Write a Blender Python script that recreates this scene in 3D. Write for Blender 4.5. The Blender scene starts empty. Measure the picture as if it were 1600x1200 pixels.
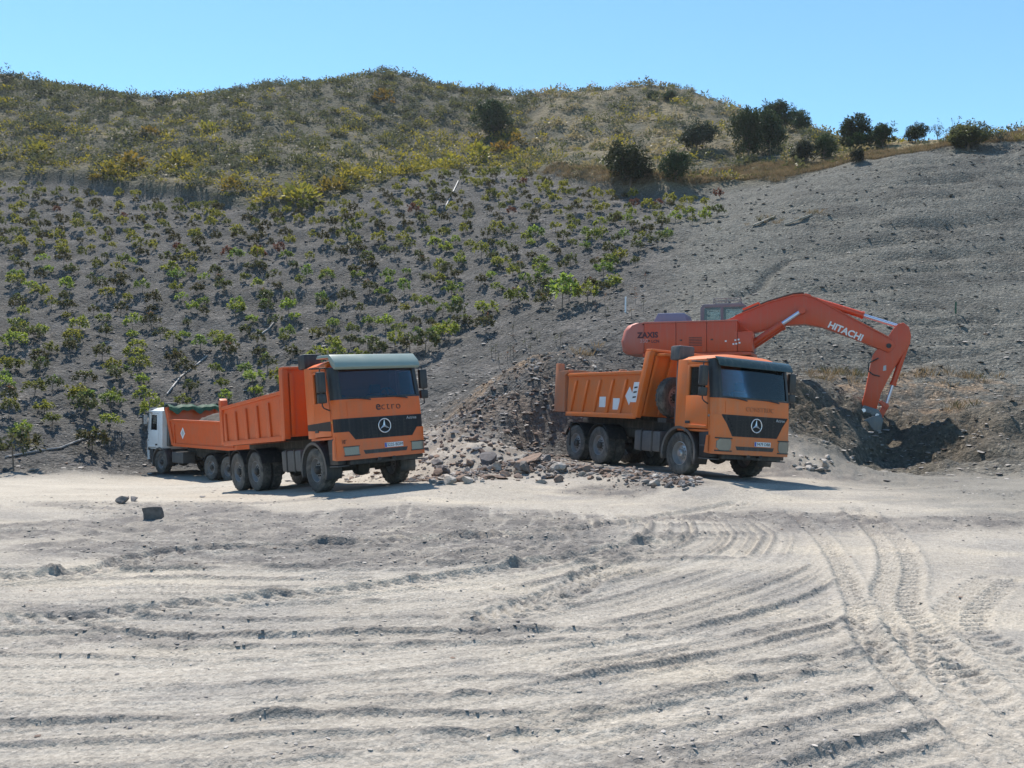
import bpy, bmesh, math, random
import numpy as np
from mathutils import Matrix, Vector

# ------------------------------------------------------------------ camera, sky, sun, exposure
S = bpy.context.scene
F = 1385.0            # focal length in pixels of the 1600 x 1200 photograph
HZ = 625.0            # pixel row of the horizon
CAMZ = 2.2            # eye height above the yard
cam_data = bpy.data.cameras.new('camera')
cam = bpy.data.objects.new('camera', cam_data)
S.collection.objects.link(cam)
cam.location = (0, 0, CAMZ)
cam.rotation_euler = (math.radians(90), 0, 0)
cam_data.sensor_width = 36.0
cam_data.lens = 36.0 * F / 1600.0
cam_data.shift_y = (HZ - 600.0) / 1600.0
cam_data.clip_start = 0.05
cam_data.clip_end = 6000
S.camera = cam

SUN_EL = math.radians(58)
SUN_DIR = Vector((-0.36, 0.93, 0)).normalized()       # towards the sun, in plan
world = bpy.data.worlds.new('World')
S.world = world
world.use_nodes = True
wn = world.node_tree.nodes
wn.clear()
wo = wn.new('ShaderNodeOutputWorld')
wb = wn.new('ShaderNodeBackground')
sky = wn.new('ShaderNodeTexSky')
sky.sky_type = 'NISHITA'
sky.sun_disc = False
sky.sun_elevation = SUN_EL
sky.sun_rotation = math.atan2(SUN_DIR.x, SUN_DIR.y)
sky.altitude = 0
sky.air_density = 1.0
sky.dust_density = 0.0
sky.ozone_density = 4.0
wb.inputs['Strength'].default_value = 0.13
wm = wn.new('ShaderNodeMix'); wm.data_type = 'RGBA'; wm.blend_type = 'MULTIPLY'      # the phone's cool white balance, same all over the sky
wm.inputs[0].default_value = 1.0
wm.inputs[7].default_value = (0.90, 1.13, 1.09, 1)
world.node_tree.links.new(sky.outputs[0], wm.inputs[6])
world.node_tree.links.new(wm.outputs[2], wb.inputs[0])
world.node_tree.links.new(wb.outputs[0], wo.inputs[0])

sun_data = bpy.data.lights.new('sun', 'SUN')
sun_data.energy = 5.0
sun_data.angle = math.radians(0.53)
sun_data.color = (1.0, 0.93, 0.84)
sun = bpy.data.objects.new('sun', sun_data)
S.collection.objects.link(sun)
to_sun = Vector((SUN_DIR.x * math.cos(SUN_EL), SUN_DIR.y * math.cos(SUN_EL), math.sin(SUN_EL)))
sun.rotation_euler = to_sun.to_track_quat('Z', 'Y').to_euler()
sun.location = (-20, 40, 60)

S.view_settings.view_transform = 'Standard'
S.view_settings.look = 'None'
S.view_settings.exposure = 0.50
S.view_settings.gamma = 1.0
S.view_settings.use_curve_mapping = False
S.cycles.max_bounces = 6
S.cycles.transparent_max_bounces = 12

rng = np.random.default_rng(7)
random.seed(7)
COL = S.collection

# ------------------------------------------------------------------ small helpers
def P(u, v, Y):
    """photo pixel + distance -> world point"""
    return ((u - 800.0) / F * Y, Y, CAMZ - (v - HZ) / F * Y)

def tag(o, label=None, cat=None, group=None, kind=None):
    if label: o['label'] = label
    if cat: o['category'] = cat
    if group: o['group'] = group
    if kind: o['kind'] = kind
    return o

def link(o, parent=None):
    COL.objects.link(o)
    if parent is not None:
        o.parent = parent
    return o

def empty(name, parent=None, mw=None):
    o = bpy.data.objects.new(name, None)
    o.empty_display_size = 0.3
    link(o, parent)
    if mw is not None:
        o.matrix_world = mw
    return o

def np_mesh(name, V, Fc, mats, midx=None, smooth=False):
    """fast mesh from arrays; Fc is (n,3) or (n,4)"""
    me = bpy.data.meshes.new(name)
    V = np.asarray(V, np.float32)
    Fc = np.asarray(Fc, np.int32)
    k = Fc.shape[1]
    me.vertices.add(len(V))
    me.vertices.foreach_set('co', V.ravel())
    me.loops.add(Fc.size)
    me.loops.foreach_set('vertex_index', Fc.ravel())
    me.polygons.add(len(Fc))
    me.polygons.foreach_set('loop_start', np.arange(0, Fc.size, k, dtype=np.int32))
    me.polygons.foreach_set('loop_total', np.full(len(Fc), k, np.int32))
    for m in (mats if isinstance(mats, (list, tuple)) else [mats]):
        me.materials.append(m)
    if midx is not None:
        me.polygons.foreach_set('material_index', np.asarray(midx, np.int32))
    me.polygons.foreach_set('use_smooth', np.full(len(Fc), smooth, dtype=bool))
    me.update(calc_edges=True)
    return me

class MB:
    """collects simple solids in thing-local coordinates and links them as one mesh object"""
    def __init__(s):
        s.bm = bmesh.new()
    def _faces(s, vs, fs):
        bv = [s.bm.verts.new(v) for v in vs]
        for f in fs:
            try: s.bm.faces.new([bv[i] for i in f])
            except ValueError: pass
        return bv
    def box(s, a, b, M=None):
        x0, y0, z0 = a; x1, y1, z1 = b
        vs = [Vector(p) for p in ((x0,y0,z0),(x1,y0,z0),(x1,y1,z0),(x0,y1,z0),(x0,y0,z1),(x1,y0,z1),(x1,y1,z1),(x0,y1,z1))]
        if M is not None: vs = [M @ v for v in vs]
        s._faces(vs, [(0,3,2,1),(4,5,6,7),(0,1,5,4),(1,2,6,5),(2,3,7,6),(3,0,4,7)])
        return s
    def prism(s, pts, axis, a, b):
        """polygon pts extruded along axis from a to b; axis 'y': pts are (x,z); 'x': (y,z); 'z': (x,y)"""
        def mk(p, t):
            return {'y': (p[0], t, p[1]), 'x': (t, p[0], p[1]), 'z': (p[0], p[1], t)}[axis]
        n = len(pts)
        vs = [mk(p, a) for p in pts] + [mk(p, b) for p in pts]
        fs = [tuple(range(n - 1, -1, -1)), tuple(range(n, 2 * n))]
        fs += [(i, (i + 1) % n, n + (i + 1) % n, n + i) for i in range(n)]
        s._faces(vs, fs)
        return s
    def tube(s, p0, p1, r0, r1=None, n=10, cap=True):
        p0, p1 = Vector(p0), Vector(p1)
        r1 = r0 if r1 is None else r1
        d = (p1 - p0)
        if d.length < 1e-6: return s
        q = d.to_track_quat('Z', 'Y').to_matrix()
        vs = []
        for p, r in ((p0, r0), (p1, r1)):
            for i in range(n):
                t = 2 * math.pi * i / n
                vs.append(p + q @ Vector((r * math.cos(t), r * math.sin(t), 0)))
        fs = [(i, (i + 1) % n, n + (i + 1) % n, n + i) for i in range(n)]
        if cap: fs += [tuple(range(n - 1, -1, -1)), tuple(range(n, 2 * n))]
        s._faces(vs, fs)
        return s
    def path(s, pts, r, n=8):
        for a, b in zip(pts[:-1], pts[1:]):
            s.tube(a, b, r, r, n)
        return s
    def lathe(s, prof, c=(0, 0, 0), n=32, closed=False):
        """profile of (radius, y) turned about the local y axis through c"""
        vs, m = [], len(prof)
        for i in range(n):
            t = 2 * math.pi * i / n
            for r, y in prof:
                vs.append((c[0] + r * math.cos(t), c[1] + y, c[2] + r * math.sin(t)))
        fs = []
        mm = m if closed else m - 1
        for i in range(n):
            j = (i + 1) % n
            for k in range(mm):
                k2 = (k + 1) % m
                fs.append((i * m + k, i * m + k2, j * m + k2, j * m + k))
        s._faces(vs, fs)
        return s
    def grid(s, rows, thick=None):
        """rows: equal-length lists of points; thick: offset vector for a closed slab"""
        nr, nc = len(rows), len(rows[0])
        flat = [Vector(p) for r in rows for p in r]
        fs = [(i*nc+j, i*nc+j+1, (i+1)*nc+j+1, (i+1)*nc+j) for i in range(nr-1) for j in range(nc-1)]
        if thick is not None:
            off = len(flat); t = Vector(thick)
            flat += [p + t for p in flat]
            fs += [tuple(off + k for k in reversed(f)) for f in fs]
            brd = [j for j in range(nc)] + [i*nc+nc-1 for i in range(1, nr)] + [(nr-1)*nc+j for j in range(nc-2, -1, -1)] + [i*nc for i in range(nr-2, 0, -1)]
            for a, b in zip(brd, brd[1:] + brd[:1]):
                fs.append((b, a, off + a, off + b))
        s._faces(flat, fs)
        return s
    def mesh(s, name, m, bevel=0.0, smooth=False, seg=2):
        bm = s.bm
        bmesh.ops.recalc_face_normals(bm, faces=bm.faces[:])
        if bevel > 0:
            es = [e for e in bm.edges if len(e.link_faces) == 2 and e.calc_face_angle(0) > 0.6]
            bmesh.ops.bevel(bm, geom=es, offset=bevel, segments=seg, affect='EDGES', profile=0.6, clamp_overlap=True)
        me = bpy.data.meshes.new(name)
        bm.to_mesh(me); bm.free()
        for mm in (m if isinstance(m, (list, tuple)) else [m]): me.materials.append(mm)
        if smooth or bevel > 0:
            me.polygons.foreach_set('use_smooth', np.ones(len(me.polygons), dtype=bool))
            me.set_sharp_from_angle(angle=math.radians(40))
        return me
    def build(s, name, m, parent=None, bevel=0.0, smooth=False, seg=2):
        o = bpy.data.objects.new(name, s.mesh(name, m, bevel, smooth, seg))
        return link(o, parent)

def obj(name, me, parent=None):
    return link(bpy.data.objects.new(name, me), parent)

# ------------------------------------------------------------------ materials
def nodes_of(name):
    m = bpy.data.materials.new(name)
    m.use_nodes = True
    nt = m.node_tree
    nt.nodes.clear()
    return m, nt, nt.nodes, nt.links

def mixc(nt, fac, a, b, blend='MIX'):
    n = nt.nodes.new('ShaderNodeMix'); n.data_type = 'RGBA'; n.blend_type = blend
    for sock, val in ((n.inputs[0], fac), (n.inputs[6], a), (n.inputs[7], b)):
        if isinstance(val, bpy.types.NodeSocket): nt.links.new(val, sock)
        elif isinstance(val, (int, float)): sock.default_value = val
        else: sock.default_value = (*val, 1)
    return n.outputs[2]

def ramp(nt, fac, p0, p1, v0=0.0, v1=1.0):
    n = nt.nodes.new('ShaderNodeMapRange')
    nt.links.new(fac, n.inputs[0])
    n.inputs[1].default_value, n.inputs[2].default_value = p0, p1
    n.inputs[3].default_value, n.inputs[4].default_value = v0, v1
    return n.outputs[0]

def noise(nt, co, scale, detail=4, rough=0.6):
    n = nt.nodes.new('ShaderNodeTexNoise')
    nt.links.new(co, n.inputs['Vector'])
    n.inputs['Scale'].default_value = scale
    n.inputs['Detail'].default_value = detail
    n.inputs['Roughness'].default_value = rough
    return n.outputs['Fac']

def voro(nt, co, scale, out='Color', feature='F1'):
    n = nt.nodes.new('ShaderNodeTexVoronoi')
    n.feature = feature
    nt.links.new(co, n.inputs['Vector'])
    n.inputs['Scale'].default_value = scale
    return n.outputs[out]

def bump(nt, h, strength, dist):
    n = nt.nodes.new('ShaderNodeBump')
    nt.links.new(h, n.inputs['Height'])
    n.inputs['Strength'].default_value = strength
    n.inputs['Distance'].default_value = dist
    return n

def mat(name, col, rough=0.5, metal=0.0, dirt=None, dirt_amt=0.35, dirt_scale=2.2, bmp=0.0, spec=0.5, low_dust=0.0):
    """painted or plain surface with blotchy wear; low_dust: road dust gathering on the lower parts"""
    m, nt, N, L = nodes_of(name)
    out = N.new('ShaderNodeOutputMaterial'); b = N.new('ShaderNodeBsdfPrincipled')
    L.new(b.outputs[0], out.inputs[0])
    tc = N.new('ShaderNodeTexCoord'); co = tc.outputs['Object']
    dirt = dirt or tuple(c * 0.6 + 0.08 for c in col)
    n1 = noise(nt, co, dirt_scale, 6, 0.7)
    n2 = noise(nt, co, dirt_scale * 9, 4, 0.7)
    f = ramp(nt, n1, 0.45, 0.75, 0, dirt_amt)
    c = mixc(nt, f, col, dirt)
    c = mixc(nt, ramp(nt, n2, 0.5, 0.8, 0, dirt_amt * 0.5), c, dirt)
    if dirt_amt >= 0.4:                       # rain-washed dust streaks running down
        mp = N.new('ShaderNodeMapping'); mp.inputs['Scale'].default_value = (7.0, 7.0, 0.5); L.new(co, mp.inputs[0])
        c = mixc(nt, ramp(nt, noise(nt, mp.outputs[0], 1.6, 5, 0.65), 0.50, 0.78, 0, dirt_amt * 0.7), c, tuple(0.55*q + 0.45*w for q, w in zip(dirt, (0.30, 0.26, 0.21))))
    if low_dust > 0:
        sp = N.new('ShaderNodeSeparateXYZ'); L.new(co, sp.inputs[0])
        g = ramp(nt, sp.outputs[2], 0.3, 1.9, low_dust, 0.0)
        ml = N.new('ShaderNodeMath'); ml.operation = 'MULTIPLY'
        L.new(g, ml.inputs[0]); L.new(ramp(nt, n1, 0.3, 0.7, 0.4, 1.0), ml.inputs[1])
        c = mixc(nt, ml.outputs[0], c, (0.30, 0.26, 0.21))
    L.new(c, b.inputs['Base Color'])
    L.new(ramp(nt, n1, 0.3, 0.8, rough * 0.85, min(1, rough * 1.3)), b.inputs['Roughness'])
    b.inputs['Metallic'].default_value = metal
    b.inputs['Specular IOR Level'].default_value = spec
    if bmp > 0:
        bn = bump(nt, n2, bmp, 0.01)
        L.new(bn.outputs[0], b.inputs['Normal'])
    return m

def glass_mat(name, tint, clear):
    m, nt, N, L = nodes_of(name)
    out = N.new('ShaderNodeOutputMaterial')
    tr = N.new('ShaderNodeBsdfTransparent'); tr.inputs[0].default_value = (*tint, 1)
    gl = N.new('ShaderNodeBsdfGlossy'); gl.inputs['Roughness'].default_value = 0.04
    gl.inputs['Color'].default_value = (0.9, 0.95, 1, 1)
    df = N.new('ShaderNodeBsdfDiffuse'); df.inputs[0].default_value = (0.09, 0.10, 0.10, 1)
    mx0 = N.new('ShaderNodeMixShader'); mx0.inputs[0].default_value = 1 - clear
    L.new(tr.outputs[0], mx0.inputs[1]); L.new(df.outputs[0], mx0.inputs[2])
    fr = N.new('ShaderNodeFresnel'); fr.inputs[0].default_value = 1.5
    mx = N.new('ShaderNodeMixShader')
    L.new(fr.outputs[0], mx.inputs[0]); L.new(mx0.outputs[0], mx.inputs[1]); L.new(gl.outputs[0], mx.inputs[2])
    L.new(mx.outputs[0], out.inputs[0])
    return m

def leaf_mat(name, c1, c2, trans=0.35):
    m, nt, N, L = nodes_of(name)
    out = N.new('ShaderNodeOutputMaterial')
    ge = N.new('ShaderNodeNewGeometry'); oi = N.new('ShaderNodeObjectInfo')
    c = mixc(nt, ge.outputs['Random Per Island'], c1, c2)
    hs = N.new('ShaderNodeHueSaturation')
    L.new(ramp(nt, oi.outputs['Random'], 0, 1, 0.47, 0.53), hs.inputs['Hue'])
    L.new(ramp(nt, oi.outputs['Random'], 0, 1, 0.75, 1.25), hs.inputs['Value'])
    L.new(c, hs.inputs['Color'])
    d = N.new('ShaderNodeBsdfDiffuse'); t = N.new('ShaderNodeBsdfTranslucent'); g = N.new('ShaderNodeBsdfGlossy')
    g.inputs['Roughness'].default_value = 0.45
    L.new(hs.outputs[0], d.inputs[0]); L.new(hs.outputs[0], t.inputs[0])
    mx = N.new('ShaderNodeMixShader'); mx.inputs[0].default_value = trans
    L.new(d.outputs[0], mx.inputs[1]); L.new(t.outputs[0], mx.inputs[2])
    m2 = N.new('ShaderNodeMixShader'); m2.inputs[0].default_value = 0.025
    L.new(mx.outputs[0], m2.inputs[1]); L.new(g.outputs[0], m2.inputs[2])
    L.new(m2.outputs[0], out.inputs[0])
    return m

M = {}
ORANGE = (0.72, 0.125, 0.010)
M['orange'] = mat('orange_paint', ORANGE, 0.36, dirt=(0.45, 0.12, 0.03), dirt_amt=0.4, low_dust=0.22)
M['orange_old'] = mat('faded_orange_paint', (0.66, 0.15, 0.02), 0.45, dirt=(0.42, 0.18, 0.08), dirt_amt=0.5, low_dust=0.22)
M['orange_bed'] = mat('orange_body_paint', (0.64, 0.10, 0.012), 0.5, dirt=(0.40, 0.13, 0.06), dirt_amt=0.5)
M['rusty'] = mat('dusty_rusty_orange', (0.46, 0.16, 0.07), 0.75, dirt=(0.34, 0.18, 0.12), dirt_amt=0.8, bmp=0.3)
M['white'] = mat('white_cab_paint', (0.72, 0.73, 0.74), 0.35, dirt=(0.5, 0.47, 0.42), dirt_amt=0.3, low_dust=0.3)
M['black'] = mat('black_plastic', (0.018, 0.019, 0.022), 0.45, dirt=(0.06, 0.057, 0.053), dirt_amt=0.5)
M['grille'] = mat('grille_black', (0.008, 0.009, 0.014), 0.4, dirt=(0.02, 0.02, 0.024), dirt_amt=0.4, spec=0.3)
M['grey_plastic'] = mat('dusty_grey_plastic', (0.07, 0.07, 0.072), 0.6, dirt=(0.16, 0.145, 0.13), dirt_amt=0.7)
M['chassis'] = mat('chassis_dust_black', (0.03, 0.029, 0.028), 0.75, dirt=(0.11, 0.098, 0.085), dirt_amt=0.7, bmp=0.3)
M['tyre'] = mat('dusty_rubber', (0.045, 0.043, 0.041), 0.9, dirt=(0.20, 0.18, 0.155), dirt_amt=0.85, dirt_scale=3.5, bmp=0.4)
M['rim'] = mat('dusty_steel_rim', (0.24, 0.24, 0.25), 0.5, 0.3, dirt=(0.22, 0.2, 0.175), dirt_amt=0.7)
M['bright_rim'] = mat('polished_rim', (0.42, 0.42, 0.42), 0.35, 0.7, dirt=(0.3, 0.28, 0.25), dirt_amt=0.6)
M['chrome'] = mat('chrome', (0.75, 0.75, 0.76), 0.25, 0.6, dirt=(0.4, 0.4, 0.4), dirt_amt=0.2)
M['visor'] = mat('green_tinted_visor', (0.24, 0.30, 0.265), 0.35, dirt=(0.32, 0.35, 0.31), dirt_amt=0.4)
M['visor_dark'] = mat('dark_tinted_visor', (0.028, 0.045, 0.040), 0.2, dirt=(0.09, 0.11, 0.10), dirt_amt=0.4)
M['lamp'] = mat('headlamp_glass', (0.22, 0.21, 0.18), 0.2, 0.2, dirt=(0.28, 0.25, 0.2), dirt_amt=0.5)
M['amber'] = mat('amber_lens', (0.7, 0.25, 0.05), 0.3)
M['plate'] = mat('white_plate', (0.72, 0.74, 0.76), 0.4, dirt=(0.55, 0.55, 0.55))
M['plate_blue'] = mat('plate_blue', (0.03, 0.07, 0.4), 0.4)
M['ink'] = mat('black_ink', (0.015, 0.015, 0.018), 0.6)
M['fade_ink'] = mat('faded_lettering', (0.47, 0.145, 0.05), 0.6)
M['white_ink'] = mat('white_lettering', (0.8, 0.78, 0.76), 0.5)
M['silver_ink'] = mat('silver_lettering', (0.45, 0.46, 0.47), 0.4)
M['dark_red_ink'] = mat('dark_red_lettering', (0.07, 0.012, 0.02), 0.5)
M['pink_ink'] = mat('faded_pink_lettering', (0.58, 0.27, 0.24), 0.5)
M['glass'] = glass_mat('tinted_glass', (0.58, 0.66, 0.72), 0.975)
M['side_glass'] = glass_mat('side_glass', (0.82, 0.86, 0.86), 0.95)
M['seat'] = mat('dark_seat_fabric', (0.03, 0.033, 0.045), 0.9)
M['interior'] = mat('cab_interior', (0.045, 0.05, 0.055), 0.8)
M['dirtload'] = mat('load_of_soil', (0.05, 0.04, 0.03), 0.95, dirt=(0.09, 0.072, 0.06), dirt_amt=0.9, bmp=0.8)
M['tarp'] = mat('green_tarpaulin', (0.018, 0.085, 0.04), 0.6, dirt=(0.05, 0.13, 0.07), dirt_amt=0.5)
M['red'] = mat('excavator_red', (0.60, 0.068, 0.018), 0.34, dirt=(0.46, 0.10, 0.045), dirt_amt=0.55, dirt_scale=1.4)
M['red_dust'] = mat('dusty_excavator_red', (0.50, 0.13, 0.09), 0.5, dirt=(0.38, 0.18, 0.13), dirt_amt=0.6)
M['hood'] = mat('blue_grey_hood', (0.15, 0.17, 0.27), 0.45, dirt=(0.2, 0.2, 0.24), dirt_amt=0.4)
M['cabgrey'] = mat('excavator_cab_grey', (0.16, 0.15, 0.165), 0.5, dirt=(0.25, 0.23, 0.22), dirt_amt=0.5)
M['rod'] = mat('chromed_rod', (0.62, 0.66, 0.78), 0.22, 0.6)
M['bucket'] = mat('worn_bucket_steel', (0.12, 0.135, 0.15), 0.42, 0.4, dirt=(0.2, 0.18, 0.15), dirt_amt=0.6)
M['pipe'] = mat('grey_irrigation_pipe', (0.30, 0.29, 0.28), 0.6)
M['pipe_dark'] = mat('dark_irrigation_pipe', (0.10, 0.10, 0.10), 0.6)
M['plank'] = mat('weathered_plank', (0.30, 0.27, 0.22), 0.85, dirt=(0.18, 0.16, 0.13), dirt_amt=0.7)
M['bark'] = mat('bark', (0.12, 0.095, 0.075), 0.9, dirt=(0.2, 0.17, 0.14), dirt_amt=0.6)
M['leaf_light'] = leaf_mat('yellow_green_leaves', (0.34, 0.36, 0.05), (0.19, 0.235, 0.04), 0.5)
M['leaf_mid'] = leaf_mat('mid_green_leaves', (0.19, 0.225, 0.045), (0.105, 0.145, 0.035), 0.45)
M['leaf_dark'] = leaf_mat('dark_green_leaves', (0.085, 0.105, 0.035), (0.105, 0.09, 0.04), 0.36)
M['leaf_red'] = leaf_mat('reddish_new_leaves', (0.22, 0.09, 0.05), (0.16, 0.11, 0.045), 0.4)
M['tree_leaf'] = leaf_mat('dark_tree_leaves', (0.038, 0.058, 0.022), (0.062, 0.084, 0.034), 0.2)
M['tree_leaf_grey'] = leaf_mat('grey_green_tree_leaves', (0.060, 0.074, 0.045), (0.040, 0.052, 0.032), 0.18)
M['scrub_grey'] = leaf_mat('grey_green_scrub', (0.098, 0.102, 0.062), (0.064, 0.070, 0.043), 0.42)
M['scrub_olive'] = leaf_mat('olive_scrub', (0.118, 0.114, 0.042), (0.072, 0.075, 0.032), 0.42)
M['scrub_yellow'] = leaf_mat('yellow_broom_flowers', (0.29, 0.215, 0.022), (0.14, 0.128, 0.03), 0.45)
M['straw'] = leaf_mat('dry_straw', (0.26, 0.20, 0.105), (0.19, 0.15, 0.08), 0.45)
# ------------------------------------------------------------------ poses of the machines on the ground
def pose(h, origin, pitch, roll):
    """h: heading in plan; pitch: nose up; roll: left side up (tangents)"""
    hx, hy = Vector(h).normalized()
    f = Vector((hx, hy, pitch)).normalized()
    l = Vector((-hy, hx, roll))
    l = (l - f * l.dot(f)).normalized()
    z = f.cross(l)
    m = Matrix.Identity(4)
    for i in range(3):
        m[i][0], m[i][1], m[i][2], m[i][3] = f[i], l[i], z[i], origin[i]
    return m
def hd(a):
    a = math.radians(a)
    return (math.sin(a), -math.cos(a))
POSE_LEFT = pose(hd(38), (-3.03, 21.77, 0.05), 0.072, 0.045)
POSE_RIGHT = pose(hd(26.5), (6.0, 22.11, 0.19), -0.008, -0.065)
POSE_WHITE = pose((-0.755, 0.655), (-16.9, 43.74, -1.27), 0.008, 0.0)
EX_C = (8.1, 35.5, 2.8)
EX_YAW = -20.0
POSE_EX = pose((math.cos(math.radians(EX_YAW)), math.sin(math.radians(EX_YAW))), EX_C, 0, 0)

# ------------------------------------------------------------------ terrain
_perm = np.random.default_rng(3).permutation(256)
_perm = np.concatenate([_perm, _perm, _perm])
_ga = np.random.default_rng(4).uniform(0, 2 * np.pi, 256)
_gx, _gy = np.cos(_ga), np.sin(_ga)
def perlin(x, y):
    xi = np.floor(x).astype(np.int64); yi = np.floor(y).astype(np.int64)
    xf = x - xi; yf = y - yi
    u = xf * xf * xf * (xf * (xf * 6 - 15) + 10); v = yf * yf * yf * (yf * (yf * 6 - 15) + 10)
    def g(ix, iy, fx, fy):
        h = _perm[_perm[ix & 255] + (iy & 255)]
        return _gx[h] * fx + _gy[h] * fy
    a = g(xi, yi, xf, yf); b = g(xi + 1, yi, xf - 1, yf)
    c = g(xi, yi + 1, xf, yf - 1); d = g(xi + 1, yi + 1, xf - 1, yf - 1)
    return (a + u * (b - a)) + v * ((c + u * (d - c)) - (a + u * (b - a)))
def fbm(x, y, octv=4, gain=0.5, off=0.0):
    s = np.zeros_like(x); a = 1.0
    for k in range(octv):
        s += a * perlin(x * 2 ** k + 17.3 * k + off, y * 2 ** k - 9.1 * k + off)
        a *= gain
    return s
def sstep(a, b, x):
    t = np.clip((x - a) / (b - a), 0, 1)
    return t * t * (3 - 2 * t)

# control points read off the photograph: (pixel u, pixel v, distance)
CP = []
def col(u, *vy):
    for v, Y in vy: CP.append(P(u, v, Y))
for du in (-700, -350, 0):
    col(0 + du, (740, 38), (640, 45), (525, 57), (400, 73), (300, 92), (200, 115), (128, 140))
col(150, (735, 40), (640, 47), (525, 58), (400, 73), (310, 91), (220, 113), (155, 140))
col(280, (738, 42), (640, 49), (525, 58.5), (400, 73), (320, 89), (240, 110), (168, 140))
col(450, (700, 42), (600, 50), (525, 58), (400, 72), (330, 85), (250, 104), (143, 142))
col(600, (690, 36), (600, 46), (525, 55.5), (400, 70), (310, 86), (240, 110), (119, 150))
col(720, (600, 42), (525, 52), (400, 68), (330, 80), (280, 92), (262, 108), (200, 128), (137, 150))
col(810, (585, 38), (525, 48.5), (450, 58), (350, 74), (285, 90), (250, 112), (153, 150))
col(900, (562, 38), (450, 56), (350, 72), (298, 85), (280, 94), (200, 125), (158, 150))
col(1050, (540, 41), (430, 55), (340, 70), (308, 80), (282, 92), (200, 125), (157, 150))
col(1150, (500, 44), (400, 58), (325, 71), (292, 84), (230, 110), (177, 140))
col(1270, (500, 45), (400, 57), (320, 66), (272, 78), (245, 95), (207, 125))
col(1400, (590, 38), (500, 46), (400, 56), (300, 66), (243, 75), (228, 88))
for du in (0, 350, 700):
    col(1600 + du, (640, 33), (590, 38), (500, 46), (400, 56), (300, 66), (222, 78), (219, 92))
# behind the crests the hill falls away
for u, Y, z in ((-300, 190, 40), (0, 190, 38), (300, 190, 36), (600, 205, 46), (900, 205, 42), (1150, 190, 36), (1300, 175, 28), (1600, 150, 14), (2000, 150, 14), (-700, 190, 40)):
    CP.append(((u - 800) / F * Y, Y, z))
# flat of the work yard and the road that dips away to the left
for x in (-30, -20, -12, -6, 0, 6, 12, 20, 30):
    for y in (-20, -8, 2, 9, 15):
        CP.append((x, y, 0.0))
CP += [(-12, 20, -0.05), (-20, 24, -0.3), (-12, 27, -0.6), (-10, 33, -0.9), (-17, 31, -0.75), (-25, 32, -0.7), (-3, 19, 0.0), (2, 20, 0.03), (0.5, 23.0, 0.1), (9, 20, 0.05), (16, 21, 0.0), (13, 24, 0.05), (-6, 31, -0.25), (-4.5, 27.5, 0.0)]
# rubble slope between the trucks and the bank the excavator stands on
col(700, (680, 29), (735, 26)); col(690, (662, 33.5)); col(680, (640, 37)); col(660, (605, 42))
col(860, (566, 33), (705, 27.5)); col(800, (605, 31.5)); col(750, (650, 30)); col(760, (722, 26)); col(830, (640, 30)); col(880, (560, 35))
col(1240, (596, 32), (690, 27)); col(1300, (625, 32.4), (735, 25.8)); col(1320, (690, 29.6)); col(1350, (712, 30.2), (640, 33.6))
col(1400, (712, 30.8), (648, 35)); col(1450, (742, 26.6), (640, 35)); col(1500, (655, 32.8), (705, 29.5)); col(1560, (742, 27)); col(1600, (700, 28.5)); col(1380, (604, 37))
for dx, dy in ((0, 0), (-3.5, 1.5), (3.5, -1.2), (0, 3), (0, -2.6), (-3.5, -1.5), (3, 2)):
    CP.append((EX_C[0] + dx, EX_C[1] + dy, EX_C[2]))
CP = np.array(CP)
_C = 3.0
def _phi(dx, dy): return np.sqrt(dx * dx + dy * dy + _C * _C)
_n = len(CP)
_A = np.zeros((_n + 3, _n + 3))
_A[:_n, :_n] = _phi(CP[:, None, 0] - CP[None, :, 0], CP[:, None, 1] - CP[None, :, 1]) - np.eye(_n) * 0.05
_A[:_n, _n] = 1; _A[:_n, _n + 1] = CP[:, 0]; _A[:_n, _n + 2] = CP[:, 1]
_A[_n:, :_n] = _A[:_n, _n:].T
_w = np.linalg.solve(_A, np.concatenate([CP[:, 2], [0, 0, 0]]))
def base_h(x, y):
    out = np.empty(x.shape, np.float64)
    xf, yf, of = x.ravel(), y.ravel(), out.ravel()
    for i in range(0, len(xf), 60000):
        xs, ys = xf[i:i + 60000], yf[i:i + 60000]
        acc = _w[_n] + _w[_n + 1] * xs + _w[_n + 2] * ys
        for k in range(_n):
            acc = acc + _w[k] * np.sqrt((xs - CP[k, 0]) ** 2 + (ys - CP[k, 1]) ** 2 + _C * _C)
        of[i:i + 60000] = acc
    return of.reshape(x.shape)

TOP_U = [-900, 0, 100, 200, 300, 400, 440, 520, 620, 700, 760, 850, 900, 960, 1050, 1150, 1220, 1300, 1400, 1480, 1600, 2400]
TOP_V = [285, 285, 290, 305, 318, 335, 331, 318, 290, 272, 268, 280, 292, 305, 312, 300, 285, 262, 240, 230, 222, 218]
def uv_of(x, y, z):
    yy = np.maximum(y, 0.5)
    return 800 + F * x / yy, HZ - F * (z - CAMZ) / yy

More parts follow.
